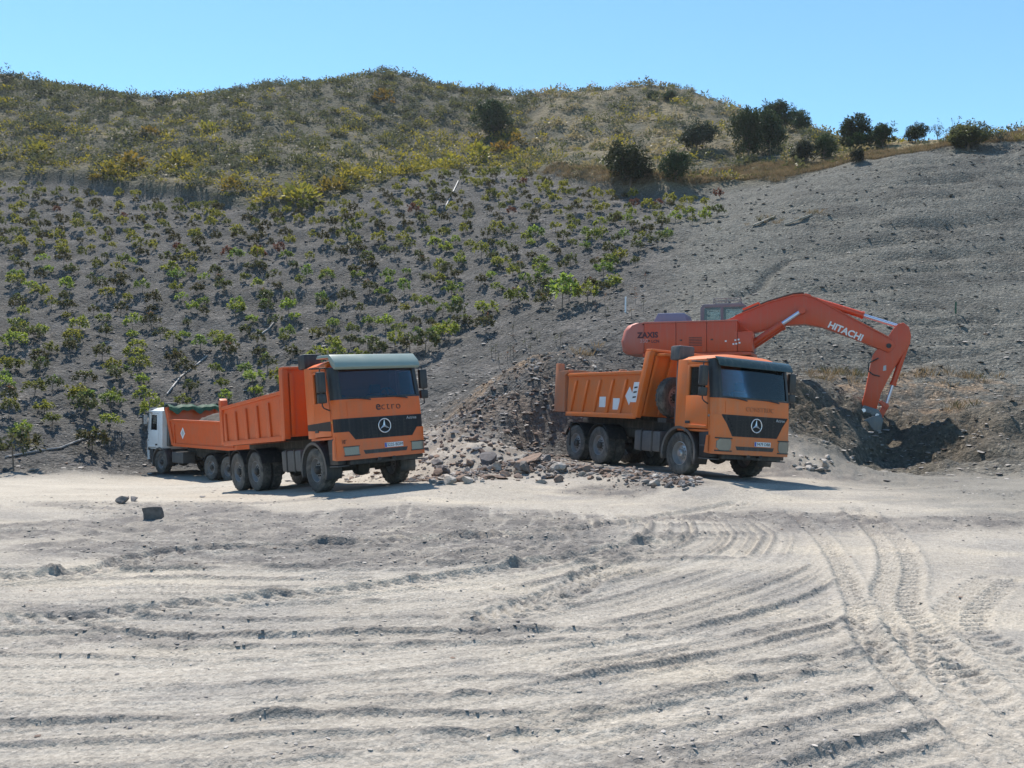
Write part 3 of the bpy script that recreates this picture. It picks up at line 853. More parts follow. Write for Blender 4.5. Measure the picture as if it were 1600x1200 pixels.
def make_truck(mw, c):
    paint = c['paint']; bedm = c['bed_paint']
    T = empty('dump_truck', None, mw)
    tag(T, c['label'], 'truck', 'orange tipper trucks at the dig')
    zg0, zg1, zp1, zs1 = c['z']              # grille bottom, grille top, panel top / screen bottom, screen top
    # --- running gear
    ch = MB()
    for s in (-1, 1):
        ch.box((-7.3, s*0.42-0.05, 0.86), (-0.35, s*0.42+0.05, 1.12))
        ch.box((-7.5, s*0.42-0.07, 1.125), (-2.6, s*0.42+0.07, 1.33))
    for x in (-0.5, -2.4, -3.6, -4.7, -6.0, -7.2): ch.box((x-0.06, -0.366, 0.9), (x+0.06, 0.366, 1.08))
    ch.build('chassis_frame', M['chassis'], T, 0.01)
    ax = c['axles']
    for x in ax:
        a = MB(); a.tube((x, -0.9, 0.55), (x, 0.9, 0.55), 0.09, n=12)
        a.lathe([(0.001, -0.2), (0.2, -0.16), (0.25, 0), (0.2, 0.16), (0.001, 0.2)], (x, 0.05, 0.55), 14)
        a.box((x-0.5, -0.50, 0.68), (x+0.5, -0.37, 0.78)); a.box((x-0.5, 0.37, 0.68), (x+0.5, 0.50, 0.78))
        a.build('axle', M['chassis'], T, smooth=True)
    en = MB(); en.box((-1.9, -0.36, 0.62), (-0.25, 0.36, 0.85)); en.box((-2.9, -0.2, 0.7), (-1.8, 0.2, 1.0)); en.tube((-2.8, 0, 0.75), (-4.9, 0, 0.62), 0.07)
    en.build('drivetrain', M['chassis'], T, 0.03)
    for s in (-1, 1):
        put_wheel(T, ax[0], s*1.06, side=s, width=0.34, bright=c['bright'])
        for x in ax[1:]:
            put_wheel(T, x, s*1.09, side=s, width=0.28)
            put_wheel(T, x, s*0.76, side=s, width=0.28)
    # --- cab shell
    pre = set(o.name for o in T.children)
    sh = MB()
    sh.box((-1.62, -1.18, 1.14), (-0.26, 1.18, 1.20))                     # floor
    y0, y1, zb0, zb1 = c['rear_win']
    sh.box((-1.65, -1.19, 1.20), (-1.60, 1.19, zb0)); sh.box((-1.65, -1.19, zb1), (-1.60, 1.19, 2.96))
    sh.box((-1.65, -1.19, zb0), (-1.60, y0, zb1)); sh.box((-1.65, y1, zb0), (-1.60, 1.19, zb1))
    for s in (-1, 1):
        a, b = (s*1.18, s*HW) if s > 0 else (s*HW, s*1.18)
        sh.prism([(-1.65, 1.20), (-1.25, 1.20), (-1.25, 2.96), (-1.65, 2.96)], 'y', a, b)          # quarter panel
        sh.prism([(-0.33, 1.20), (-0.245, 1.20), (-0.245, 1.6), (-0.29, 2.05), (-0.44, 2.96), (-0.54, 2.96), (-0.37, 2.05), (-0.33, 1.6)], 'y', a, b)   # corner post
        sh.prism([(-1.245, 2.84), (-0.53, 2.84), (-0.545, 2.96), (-1.245, 2.96)], 'y', a, b)        # header
    sh.build('cab_shell', paint, T, 0.012)
    # A pillars following the front corner
    for s in (-1, 1):
        rows = [(z, s*1.09, s*HW) for z in (zp1, 2.3, 2.6, zs1 + 0.04)]
        front_sheet(rows, 0.0, 0.06, 6).build('pillar', c['pillar'], T, smooth=True)
    rf = MB()
    n = 9
    g = []
    for i in range(n):
        x = -0.42 - 1.23 * i / (n - 1)
        g.append([(x, y, 2.965 + (0.17 if 0 < i < n-1 else 0.08) * (1 - abs(y / 1.235) ** 4) ) for y in np.linspace(-1.235, 1.235, 13)])
    rf.grid(g, (0, 0, -0.05))
    rf.build('roof', c['roof'], T, smooth=True)
    # --- doors
    for s in (-1, 1):
        a, b = (s*1.185, s*(HW+0.012)) if s > 0 else (s*(HW+0.012), s*1.185)
        d = MB()
        d.prism([(-1.235, 1.22), (-0.345, 1.22), (-0.345, 1.6), (-0.385, 2.05), (-1.235, 2.05)], 'y', a, b)
        d.prism([(-1.235, 2.05), (-1.15, 2.05), (-1.15, 2.83), (-1.235, 2.83)], 'y', a, b)
        d.prism([(-0.385, 2.05), (-0.45, 2.05), (-0.565, 2.83), (-0.515, 2.83)], 'y', a, b)
        d.prism([(-1.15, 2.77), (-0.555, 2.77), (-0.565, 2.83), (-1.15, 2.83)], 'y', a, b)
        door = d.build('door', paint, T, 0.01)
        w = MB(); ym = s*1.205
        w.prism([(-1.15, 2.05), (-0.45, 2.05), (-0.555, 2.77), (-1.15, 2.77)], 'y', ym - 0.004, ym + 0.004)
        w.build('side_window', M['side_glass'], door)
        hnd = MB(); hnd.box((-1.20, s*(HW+0.013) - 0.02, 1.33), (-1.02, s*(HW+0.013) + 0.02, 1.40))
        hnd.build('handle', M['black'], door, 0.008)
        if c['band']:
            bd = MB(); e = s*(HW + 0.0135)
            bd.prism([(-1.62, 1.40), (-0.35, 1.34), (-0.35, 1.58), (-1.62, 1.55)], 'y', e - 0.003, e + 0.003)
            bd.build('side_stripe', M['grille'], door)
        else:
            bd = MB(); e = s*(HW + 0.02)
            bd.prism([(-1.0, 1.235), (-0.36, 1.235), (-0.36, 1.30), (-1.05, 1.32)], 'y', e - 0.02, e + 0.012)
            bd.build('door_moulding', paint, door, 0.01)
    # --- glass and front
    rows = [(zp1 + (zs1 - zp1) * i / 5, -1.10, 1.10) for i in range(6)]
    front_sheet(rows, -0.015, 0.008, 17).build('windscreen', M['glass'], T, smooth=True)
    fr = MB()
    for (za, zb_, ya, yb) in ((zp1, zp1+0.05, -1.12, 1.12), (zs1-0.04, zs1+0.02, -1.12, 1.12)):
        g = []
        for z in (za, zb_): g.append([(xf(y, z) + 0.006, y, z) for y in np.linspace(ya, yb, 17)])
        fr.grid(g, (-0.03, 0, 0))
    for s in (-1, 1):
        g = []
        for z in np.linspace(zp1 + 0.05, zs1 - 0.04, 5): g.append([(xf(y, z) + 0.006, y, z) for y in np.linspace(s*1.04, s*1.12, 3)])
        fr.grid(g, (-0.03, 0, 0))
    fr.build('windscreen_seal', M['black'], T, smooth=True)
    pn = front_sheet([(zg1, -HW, HW), (zg1 + (zp1-zg1)*0.5, -HW, HW), (zp1, -HW, HW)], 0.0, 0.04, 25).build('front_panel', paint, T, smooth=True)
    fl = front_sheet([(zg1 + 0.04, -0.95, 0.95), (zp1 - 0.07, -0.95, 0.95)], 0.010, 0.012, 15).build('front_flap', paint, pn, smooth=True)
    back = MB(); back.box((-0.3, -1.0, 0.75), (-0.12, 1.0, zp1 - 0.03)); back.build('front_bulkhead', M['interior'], T)
    # grille: trapezoid with horizontal slats
    if c['band']:
        zmid = zg0 + 0.20
        gr = front_sheet([(zg0, -0.80, 0.80), (zmid, -0.95, 0.95)], 0.004, 0.03, 21).build('grille', M['grille'], T, smooth=True)
        front_sheet([(zmid, -HW, HW), (zg1, -HW, HW)], 0.008, 0.03, 25).build('grille_band', M['grille'], gr, smooth=True)
        cheeks = [[(zg0, s*0.80, s*HW), (zmid, s*0.955, s*HW)] for s in (-1, 1)]
    else:
        gr = front_sheet([(zg0, -0.72, 0.72), (zg0 + 0.3, -0.90, 0.90), (zg1 - 0.03, -1.06, 1.06), (zg1, -1.06, 1.06)], 0.004, 0.03, 21).build('grille', M['grille'], T, smooth=True)
        cheeks = [[(zg0, s*0.725, s*HW), (zg0 + 0.3, s*0.905, s*HW), (zg1 - 0.03, s*1.065, s*HW), (zg1, s*1.065, s*HW)] for s in (-1, 1)]
    for s, rws in zip((-1, 1), cheeks):
        front_sheet(rws, 0.012, 0.04, 9).build('cheek_panel', paint, T, smooth=True)
    for i in range(5):
        z = zg0 + 0.06 + i * (zg1 - zg0 - 0.1) / 5
        hw = np.interp(z, [zg0, zg1], [0.70, 0.98]) - 0.06
        if c['band']: hw = 0.76
        front_sheet([(z, -hw, hw), (z + 0.035, -hw, hw)], 0.022, 0.03, 13).build('slat', M['grille'], gr, smooth=True)
    # three-pointed star in a ring
    em = MB(); zc = (zg0 + zg1) / 2 + 0.03; R_ = 0.168; xe = xf(0, zc) + 0.035
    prof = [(R_ + 0.014*math.cos(t), 0.014*math.sin(t)) for t in np.linspace(0, 2*math.pi, 9)[:-1]]
    em.lathe(prof, n=36, closed=True)
    for k in range(3):
        a = math.pi/2 + k*2*math.pi/3
        ca, sa = math.cos(a), math.sin(a); px, pz = -sa, ca
        t_ = 0.034
        em._faces([(R_*ca, 0, R_*sa), (t_*px, -0.01, t_*pz), (t_*-px, -0.01, t_*-pz), (0, 0.022, 0), (-0.03*ca, -0.01, -0.03*sa)], [(0, 1, 3), (0, 3, 2), (0, 2, 4, 1), (1, 4, 3), (4, 2, 3)])
    eo = em.build('star_emblem', M['chrome'], gr, smooth=False)
    eo.matrix_local = Matrix.Translation((xe, 0, zc)) @ Matrix.Rotation(-math.pi/2, 4, 'Z')
    lettering('model_lettering', 'Actros', 0.105, M['silver_ink'], gr, (0, 1, 0), (0, 0, 1), (xf(0.82, zg1) + 0.03, 0.80, zg1 - 0.075), extrude=0.003)
    # bumper
    zb = 0.62
    bp = front_sheet([(zb, -HW+0.02, HW-0.02), (zb+0.05, -HW, HW), (zg0-0.02, -HW, HW), (zg0, -HW, HW)], 0.03, 0.06, 27)
    for s in (-1, 1):
        a, b = (s*1.17, s*HW) if s > 0 else (s*HW, s*1.17)
        bp.prism([(-0.42, zb+0.02), (-0.20, zb), (-0.20, zg0 + (0.10 if c['band'] else 0.0)), (-0.36, zg0)], 'y', a, b)
    bpo = bp.build('bumper', paint, T, smooth=True)
    front_sheet([(0.735, -0.58, 0.58), (0.83, -0.62, 0.62)], 0.034, 0.02, 9).build('bumper_slot', M['black'], bpo)
    pl = MB(); xp = 0.045
    pl.box((xp - 0.01, -0.04, 0.85), (xp + 0.005, 0.48, 0.965)); plo = pl.build('number_plate', M['plate'], bpo, 0.004)
    pb = MB(); pb.box((xp + 0.003, -0.038, 0.855), (xp + 0.008, 0.01, 0.96)); pb.build('plate_strip', M['plate_blue'], bpo)
    lettering('plate_number', c['plate'], 0.105, M['ink'], bpo, (0, 1, 0), (0, 0, 1), (xp + 0.008, 0.245, 0.907), extrude=0.002)
    for s in (-1, 1):
        if c['band']:
            hl = front_sheet([(0.74, s*0.74, s*1.10), (0.93, s*0.74, s*1.12)], 0.045, 0.04, 9)
        else:
            hl = front_sheet([(0.72, s*0.82, s*1.10), (0.78, s*0.77, s*1.16), (0.94, s*0.76, s*1.16), (1.0, s*0.80, s*1.10)], 0.045, 0.04, 9)
        hlo = hl.build('headlight', M['lamp'], bpo, smooth=True)
        for (za, zb_, ya, yb) in (((0.715, 0.74, 0.72, 1.12) if c['band'] else (0.69, 0.72, 0.74, 1.18)), ((0.93, 0.95, 0.72, 1.13) if c['band'] else (1.0, 1.03, 0.74, 1.18))):
            g = [[(xf(s*y, z) + 0.05, s*y, z) for y in np.linspace(ya, yb, 7)] for z in (za, zb_)]
            rim = MB(); rim.grid(g, (-0.05, 0, 0))
            rim.build('headlight_rim', M['black'], bpo, smooth=True)
        am = MB(); am.tube((-0.30, s*(HW+0.0), 1.55), (-0.30, s*(HW+0.02), 1.55), 0.035, 0.025, 10)
        am.build('indicator', M['amber'] if c['band'] else M['lamp'], T, smooth=True)
    und = MB(); und.box((-0.35, -0.95, 0.5), (-0.08, 0.95, 0.62)); und.box((-0.1, -0.25, 0.55), (0.03, -0.15, 0.64)); und.box((-0.1, 0.15, 0.55), (0.03, 0.25, 0.64))
    und.build('underrun_beam', M['chassis'], T, 0.015)
    # lettering on the flap
    for (nm, txt, size, m_, y, z, kw) in c['front_text']:
        lettering(nm, txt, size, M[m_], pn, (0, 1, 0), (-0.06, 0, 1), (xf(y, z) + 0.016, y, z), **kw)
    # --- wipers, visor, mirrors
    for yw in (-0.62, 0.42):
        wp = MB(); zz = zp1 + 0.0
        wp.tube((xf(yw, zz) + 0.03, yw + 0.32, zz - 0.03), (xf(yw, zz) + 0.035, yw - 0.28, zz + 0.035), 0.012, n=6)
        wp.tube((xf(yw, zz) + 0.025, yw + 0.32, zz - 0.03), (xf(yw, zz) + 0.03, yw + 0.05, zz + 0.02), 0.018, n=6)
        wp.build('wiper', M['black'], T)
    vs = MB(); vs.prism(c['visor'], 'y', -1.19, 1.19)
    vs.build('sun_visor', c['visor_mat'], T, 0.03)
    for s in (-1, 1):
        mr = MB(); ym = s*(HW + 0.20)
        for (z0_, z1_) in ((2.28, 2.78), (2.02, 2.24)):
            mr.box((-0.40, ym - 0.11, z0_), (-0.28, ym + 0.11, z1_))
        mo = mr.build('mirror', M['black'], T, 0.035)
        gl = MB(); gl.box((-0.412, ym - 0.09, 2.32), (-0.404, ym + 0.09, 2.75)); gl.build('mirror_glass', M['chrome'], mo)
        arm = MB(); yo = s*(HW + 0.005)
        arm.path([(-0.42, yo, 2.88), (-0.36, ym, 2.86), (-0.34, ym, 1.96), (-0.30, ym - s*0.02, 1.90), (-0.36, yo, 1.84)], 0.016, 8)
        arm.build('mirror_arm', M['black'], mo)
        km = MB(); km.box((-0.70, s*(HW+0.02) - 0.0, 2.87), (-0.52, s*(HW + 0.32), 2.90)) if s > 0 else km.box((-0.70, s*(HW + 0.32), 2.87), (-0.52, s*(HW+0.02), 2.90))
        km.build('kerb_mirror', M['black'] if c['band'] else M['grey_plastic'], mo, 0.012)
    # --- fenders, steps, tank, intake
    for s in (-1, 1):
        f = MB(); g = []
        for t in np.linspace(-0.35, math.pi + 0.25, 17):
            rr_ = 0.70
            x, z = ax[0] + rr_ * math.cos(t), 0.55 + rr_ * math.sin(t) * 0.98
            g.append([(x, s*0.84, z), (x, s*1.22, z), (x + 0.03*math.cos(t), s*1.265, z + 0.02*math.sin(t)), (x - 0.05*math.cos(t), s*1.27, z - 0.05*math.sin(t))])
        f.grid(g, None)
        fo = f.build('fender', M['grey_plastic'], T, smooth=True)
        sm = fo.modifiers.new('thickness', 'SOLIDIFY'); sm.thickness = 0.018
        st = MB(); a, b = (s*0.95, s*1.2) if s > 0 else (s*1.2, s*0.95)
        st.prism([(-0.22, 0.52), (-0.66, 0.52), (-0.70, 1.12), (-0.26, 1.17)], 'y', a, b)
        so = st.build('step_well', M['black'], T, 0.02)
        for z in (0.50, 0.82):
            tr = MB(); tr.box((-0.64, min(a, b) - 0.02, z - 0.03), (-0.20, max(a, b) + 0.03, z)); tr.build('step', M['grey_plastic'], so, 0.006)
    tk = MB(); tk.box((-3.55, -1.18, 0.52), (-2.35, -0.55, 1.08)); to = tk.build('fuel_tank', c['tank'], T, 0.06)
    for x in (-3.2, -2.7):
        sb = MB(); sb.box((x - 0.03, -1.195, 0.505), (x + 0.03, -0.535, 1.095)); sb.build('tank_strap', M['chassis'], to)
    bx = MB(); bx.box((-3.4, 0.55, 0.58), (-2.4, 1.16, 1.08)); bx.build('battery_box', M['grey_plastic'], T, 0.03)
    ai = MB(); sy = c['intake_side']
    ai.box((-2.08, sy*0.95 - 0.25, 2.98), (-1.68, sy*0.95 + 0.25, 3.36)); ai.box((-1.95, sy*0.95 - 0.12, 1.3), (-1.72, sy*0.95 + 0.12, 3.0))
    aio = ai.build('air_intake', M['grey_plastic'] if not c['band'] else M['black'], T, 0.05)
    # --- interior
    for yy in (-0.55, 0.6):
        se = MB(); se.box((-1.35, yy - 0.26, 1.45), (-0.85, yy + 0.26, 1.62)); se.box((-1.45, yy - 0.25, 1.6), (-1.28, yy + 0.25, 2.25)); se.box((-1.43, yy - 0.14, 2.27), (-1.32, yy + 0.14, 2.5)); se.box((-1.3, yy - 0.18, 1.2), (-0.9, yy + 0.18, 1.45))
        se.build('seat', M['seat'], T, 0.04)
    ds = MB(); ds.prism([(-0.13, zp1 - 0.02), (-0.55, zp1 - 0.05), (-0.62, zp1 - 0.3), (-0.5, 1.25), (-0.31, 1.25), (-0.31, zp1 - 0.1)], 'y', -1.15, 1.15); ds.build('dashboard', M['interior'], T, 0.02)
    sw = MB(); prof = [(0.23 + 0.018*math.cos(t), 0.018*math.sin(t)) for t in np.linspace(0, 2*math.pi, 7)[:-1]]
    sw.lathe(prof, n=24, closed=True); sw.box((-0.22, -0.012, -0.03), (0.22, 0.012, 0.03)); sw.box((-0.03, -0.012, -0.22), (0.03, 0.012, 0.0))
    swo = sw.build('steering_wheel', M['grey_plastic'], T, smooth=True)
    swo.matrix_local = Matrix.Translation((-0.68, 0.6, zp1 + 0.08)) @ Matrix.Rotation(math.radians(62), 4, 'Y') @ Matrix.Rotation(math.pi/2, 4, 'X')
    if c.get('extra_cab'): c['extra_cab'](T, c)
    for o in T.children:                     # the cab rides higher on its springs on one of the trucks
        if o.name not in pre and o.name.split('.')[0] not in ('fender', 'fuel_tank', 'battery_box'):
            o.location.z += c.get('cab_dz', 0.0)
    # --- tipping body
    B = c['bed']
    xft, xfb, xr, z0, z1, zh = B['xft'], B['xfb'], B['xr'], B['z0'], B['z1'], B['zh']
    z1r = B.get('z1r', z1)
    hwb = 1.25
    fl = MB(); fl.box((xr + 0.02, -1.18, z0 + 0.02), (xfb - 0.02, 1.18, z0 + 0.09))
    for i in range(7):
        x = xr + 0.4 + i * (xfb - xr - 0.8) / 6; fl.box((x - 0.05, -1.15, z0 - 0.10), (x + 0.05, 1.15, z0 + 0.019))
    fl.build('bed_floor', M['chassis'], T)
    sub = MB()
    for s in (-1, 1): sub.box((xr + 0.1, s*0.42 - 0.08, 1.335), (xfb - 0.1, s*0.42 + 0.08, z0 - 0.105))
    sub.build('bed_subframe', M['chassis'], T)
    shear = (xft - xfb) / (zh - z0)
    for s in (-1, 1):
        sw_ = MB(); a, b = (s*1.185, s*hwb) if s > 0 else (s*hwb, s*1.185)
        xa = xfb + shear * (z1 - z0)
        sw_.prism([(xfb, z0), (xr, z0), (xr, z1r), (xa, z1)], 'y', a, b)
        swo_ = sw_.build('side_wall', bedm, T)
        tr = MB(); e0, e1 = (s*1.17, s*(hwb + 0.06)) if s > 0 else (s*(hwb + 0.06), s*1.17)
        tr.prism([(xr, z1r), (xa - 0.02, z1), (xa + 0.02, z1 + 0.10), (xr, z1r + 0.10)], 'y', e0, e1)
        tr.build('top_rail', bedm, swo_, 0.02)
        br = MB(); br.prism([(xr, z0 - 0.09), (xfb - 0.04, z0 - 0.09), (xfb, z0 + 0.05), (xr, z0 + 0.05)], 'y', s*(hwb+0.001), s*(hwb + 0.055)); br.build('bottom_rail', bedm, swo_, 0.012)
        nr = B['ribs']; rsh = B.get('rib_shear', 0.0)
        for i in range(nr):
            x = xr + 0.22 + (xfb - xr - 0.40) * i / (nr - 1)
            rb = MB(); w_ = B['rib_w'] / 2; q0, q1 = (s*(hwb + 0.001), s*(hwb + 0.055)) if s > 0 else (s*(hwb + 0.055), s*(hwb + 0.001))
            zt = z1r + (z1 - z1r) * i / (nr - 1) - 0.13
            dxs = rsh * (zt - z0)
            rb.prism([(x - w_, z0 + 0.05), (x + w_, z0 + 0.05), (x + w_ * 0.6 + dxs, zt), (x - w_ * 0.6 + dxs, zt)], 'y', q0, q1)
            rb.build('rib', bedm, swo_, 0.012)
    hb = MB(); t_ = 0.07
    hb.prism([(xfb, z0), (xfb - t_, z0), (xft - t_, zh), (xft, zh)], 'y', -hwb, hwb)
    hbo = hb.build('headboard', bedm, T)
    for i in range(5):
        y = -1.05 + 2.1 * i / 4
        r_ = MB(); r_.prism([(xfb + 0.001, z0 + 0.05), (xfb + 0.07, z0 + 0.05), (xft + 0.07, zh - 0.1), (xft + 0.001, zh - 0.1)], 'y', y - 0.05, y + 0.05); r_.build('headboard_rib', bedm, hbo, 0.01)
    for s in (-1, 1):
        ed = MB(); e0, e1 = (s*1.15, s*(hwb + 0.065)) if s > 0 else (s*(hwb + 0.065), s*1.15)
        ed.prism([(xfb - 0.14, z0 - 0.05), (xfb + 0.06, z0 - 0.05), (xft + 0.08, zh), (xft - 0.14, zh)], 'y', e0, e1)
        ed.build('corner_post', bedm, hbo, 0.015)
    cp = MB(); cp.box((xft - 0.16, -hwb - 0.04, zh + 0.001), (xft + 0.10, hwb + 0.04, zh + 0.07)); cp.build('headboard_cap', bedm, hbo, 0.02)
    if B.get('lip'):
        lp = MB(); lp.box((xft + 0.085, -1.1, zh - 0.12), (xft + B['lip'], 1.1, zh - 0.05)); lp.build('headboard_lip', bedm, hbo, 0.015)
    tg = MB(); tg.prism([(xr - 0.02, z0 - 0.05), (xr - 0.09, z0 - 0.05), (xr - 0.09, B['zt']), (xr - 0.02, B['zt'])], 'y', -1.22, 1.22)
    tgo = tg.build('tailgate', B['tail_mat'], T, 0.015)
    for s in (-1, 1):
        tp = MB(); e0, e1 = (s*1.10, s*(hwb + 0.07)) if s > 0 else (s*(hwb + 0.07), s*1.10)
        tp.prism(B['post'], 'y', e0, e1)
        tp.build('tail_post', B['tail_mat'], tgo, 0.02)
    # mudguards over the rear wheels and flaps
    for s in (-1, 1):
        for x in ax[1:]:
            f = MB(); g = []
            for t in np.linspace(0.35, math.pi - 0.35, 9):
                px, pz = x + 0.64 * math.cos(t), 0.55 + 0.64 * math.sin(t)
                g.append([(px, s*0.6, pz), (px, s*1.24, pz)])
            f.grid(g, (0, 0, 0.012)); f.build('mudguard', M['black'], T, smooth=True)
        mf = MB(); mf.box((xr + 0.25, s*0.95 - 0.3, 0.45), (xr + 0.27, s*0.95 + 0.3, 1.2)); mf.build('mud_flap', M['black'], T)
        rl = MB(); rl.box((xr + 0.05, s*1.0 - 0.18, 0.95), (xr + 0.12, s*1.0 + 0.18, 1.08)); rl.build('rear_light', M['red_dust'], T, 0.01)
    if c.get('extra_bed'): c['extra_bed'](T, c, swo_)
    return T

def bed_left():
    return dict(xft=-2.90, xfb=-2.98, xr=-7.45, z0=1.44, z1=2.58, z1r=2.44, zh=3.22, ribs=6, rib_w=0.20, rib_shear=0.0, zt=2.38, tail_mat=M['orange_bed'], lip=0.0,
                post=[(-7.40, 1.45), (-7.60, 1.40), (-7.60, 2.70), (-7.52, 2.80), (-7.42, 2.72)])
def extra_left(T, c):
    # faded fleet number on the bumper side
    lettering('fleet_number', '1025', 0.13, M['ink'], T, (-0.25, 1, 0), (0, 0, 1), (xf(-1.08, 1.0) + 0.034, -1.075, 1.06), extrude=0.002)
truck_left = make_truck(POSE_LEFT, dict(
    cab_dz=0.14, label='orange tipper truck with black grille band, green visor and ectro lettering on its nose', paint=M['orange'], bed_paint=M['orange_bed'], roof=M['orange'], pillar=M['black'],
    z=(1.10, 1.62, 2.08, 2.84), axles=(-1.44, -5.34, -6.69), bright=False, band=True, rear_win=(0.0, 0.01, 2.4, 2.41),
    visor=[(-0.10, 2.80), (-0.02, 2.86), (-0.10, 3.02), (-0.30, 3.19), (-0.95, 3.23), (-1.05, 3.15), (-0.40, 3.12), (-0.25, 2.90)], visor_mat=M['visor'],
    front_text=[('logo_initial', 'e', 0.30, 'ink', -0.12, 1.875, dict(bold=0.003)), ('logo_lettering', 'ctro', 0.27, 'ink', 0.24, 1.865, dict(bold=-0.004, spacing=1.25))],
    plate='3225 BDM', tank=M['grey_plastic'], intake_side=-1, bed=bed_left(), extra_cab=extra_left))

def extra_right_bed(T, c, wall):
    # spare wheel standing in the gap behind the cab
    w = put_wheel(T, -2.30, -0.62, side=-1, width=0.30, z=1.98, name='spare_wheel')
    w.rotation_euler = (0, 0, math.radians(-82))
    w.location = (-2.55, -0.66, 2.02)
    br = MB(); br.box((-2.75, -1.0, 1.32), (-2.35, 0.3, 1.44)); br.tube((-2.72, -0.66, 1.42), (-2.72, -0.66, 2.1), 0.05); br.build('spare_carrier', M['chassis'], T)
    wl = [o for o in T.children if o.name.startswith('side_wall')][0]
    y = -1.252
    def stick(name, pts, m=M['plate'], yy=y):
        s = MB(); s.prism(pts, 'y', yy - 0.006, yy); return s.build(name, m, wl)
    stick('warning_diamond', [(-4.00, 2.02), (-3.80, 2.28), (-3.60, 2.02), (-3.80, 1.76)])
    stick('white_sticker', [(-5.36, 1.68), (-5.02, 1.68), (-5.02, 1.99), (-5.36, 1.99)])
    stick('white_sticker', [(-4.62, 1.62), (-4.28, 1.62), (-4.28, 1.95), (-4.62, 1.95)])
    s = MB(); yy = -1.318
    s.prism([(-3.62, 1.84), (-3.36, 1.84), (-3.25, 2.40), (-3.50, 2.40)], 'y', yy - 0.004, yy); po = s.build('notice_board', M['plate'], wl)
    for k, zz in enumerate((1.95, 2.09, 2.22)):
        q = MB(); dx = 0.2 * (zz - 1.84)
        q.prism([(-3.56 + dx, zz), (-3.40 + dx, zz + 0.02), (-3.39 + dx, zz + 0.06), (-3.55 + dx, zz + 0.05)], 'y', yy - 0.007, yy - 0.0045); q.build('notice_mark', M['ink'], wl)
truck_right = make_truck(POSE_RIGHT, dict(
    label='orange tipper truck with spare wheel behind its cab, parked below the red excavator', paint=M['orange_old'], bed_paint=M['orange_old'], roof=M['orange_old'], pillar=M['black'],
    z=(1.07, 1.60, 2.00, 2.93), axles=(-1.44, -5.34, -6.69), bright=True, band=False, rear_win=(-0.85, -0.05, 2.25, 2.72),
    visor=[(-0.06, 2.78), (-0.03, 2.79), (-0.13, 2.96), (-0.24, 3.03), (-0.26, 3.01), (-0.16, 2.93)], visor_mat=M['visor_dark'],
    front_text=[('faded_lettering', 'CONSTRUC', 0.16, 'fade_ink', 0.12, 1.76, dict(spacing=1.1, bold=0.003))],
    plate='9479 DBB', tank=M['grey_plastic'], intake_side=-1, extra_bed=extra_right_bed,
    bed=dict(xft=-2.90, xfb=-3.38, xr=-7.25, z0=1.47, z1=2.62, zh=3.24, ribs=6, rib_w=0.14, rib_shear=0.30, zt=2.85, tail_mat=M['rusty'], lip=0.45,
             post=[(-7.30, 1.50), (-7.98, 1.50), (-8.02, 3.05), (-7.84, 3.05), (-7.80, 2.80), (-7.22, 2.82), (-7.22, 2.74), (-7.40, 2.66)])))

def extra_white_bed(T, c, wall):
    s = MB(); yy = 1.254
    s.prism([(-3.75, 1.98), (-3.55, 2.25), (-3.35, 1.98), (-3.55, 1.71)], 'y', yy, yy + 0.006)
    so = s.build('warning_diamond', M['plate'], wall)
    q = MB(); q.prism([(-3.66, 1.98), (-3.55, 2.12), (-3.44, 1.98), (-3.55, 1.84)], 'y', yy + 0.007, yy + 0.01); q.build('diamond_mark', M['silver_ink'], wall)
truck_white = make_truck(POSE_WHITE, dict(
    label='white-cabbed truck with loaded orange tipper body, behind the left orange truck', paint=M['white'], bed_paint=M['orange_bed'], roof=M['white'], pillar=M['white'],
    z=(1.07, 1.60, 2.00, 2.90), axles=(-1.44, -5.9, -7.25), bright=False, band=False, rear_win=(-0.4, 0.4, 2.2, 2.7),
    visor=[(-0.20, 2.92), (-0.18, 2.94), (-0.34, 3.06), (-0.50, 3.10), (-0.50, 3.08), (-0.34, 3.03)], visor_mat=M['white'], front_text=[],
    plate='4471 CCZ', tank=M['grey_plastic'], intake_side=1, extra_bed=extra_white_bed,
    bed=dict(xft=-2.05, xfb=-2.70, xr=-8.0, z0=1.45, z1=2.50, zh=3.08, ribs=2, rib_w=0.10, rib_shear=0.1, zt=2.5, tail_mat=M['orange_bed'], lip=0.0,
             post=[(-7.95, 1.40), (-8.12, 1.40), (-8.12, 2.7), (-7.95, 2.7)])))
# soil heaped in the white truck's body, and the tarpaulin rolled along its headboard
def heap_mesh(name, m, x0, x1, hwid, z0, hmax, seed):
    nx, ny = 40, 22
    xs = np.linspace(x0, x1, nx); ys = np.linspace(-hwid, hwid, ny)
    Xg, Yg = np.meshgrid(xs, ys, indexing='ij')
    tx = (Xg - x0) / (x1 - x0); ty = Yg / hwid
    Z = z0 + hmax * np.clip(np.sin(np.pi * np.clip(tx, 0, 1)), 0, 1) ** 0.7 * (1 - np.abs(ty) ** 2.5) + 0.16 * fbm(Xg * 2.2, Yg * 2.2, 4, 0.65, seed)
    V = np.stack([Xg, Yg, Z], -1).reshape(-1, 3)
    i, j = np.meshgrid(np.arange(nx - 1), np.arange(ny - 1), indexing='ij')
    Fc = np.stack([i*ny+j, (i+1)*ny+j, (i+1)*ny+j+1, i*ny+j+1], -1).reshape(-1, 4)
    return np_mesh(name, V, Fc, m, smooth=True)
ld = obj('soil_load', heap_mesh('soil_load', M['dirtload'], -7.9, -2.85, 1.17, 2.15, 0.78, 5.0))
ld.matrix_world = POSE_WHITE
tag(ld, 'brown soil heaped in the body of the white-cabbed truck', 'soil', kind='stuff')
tp = MB(); g = []
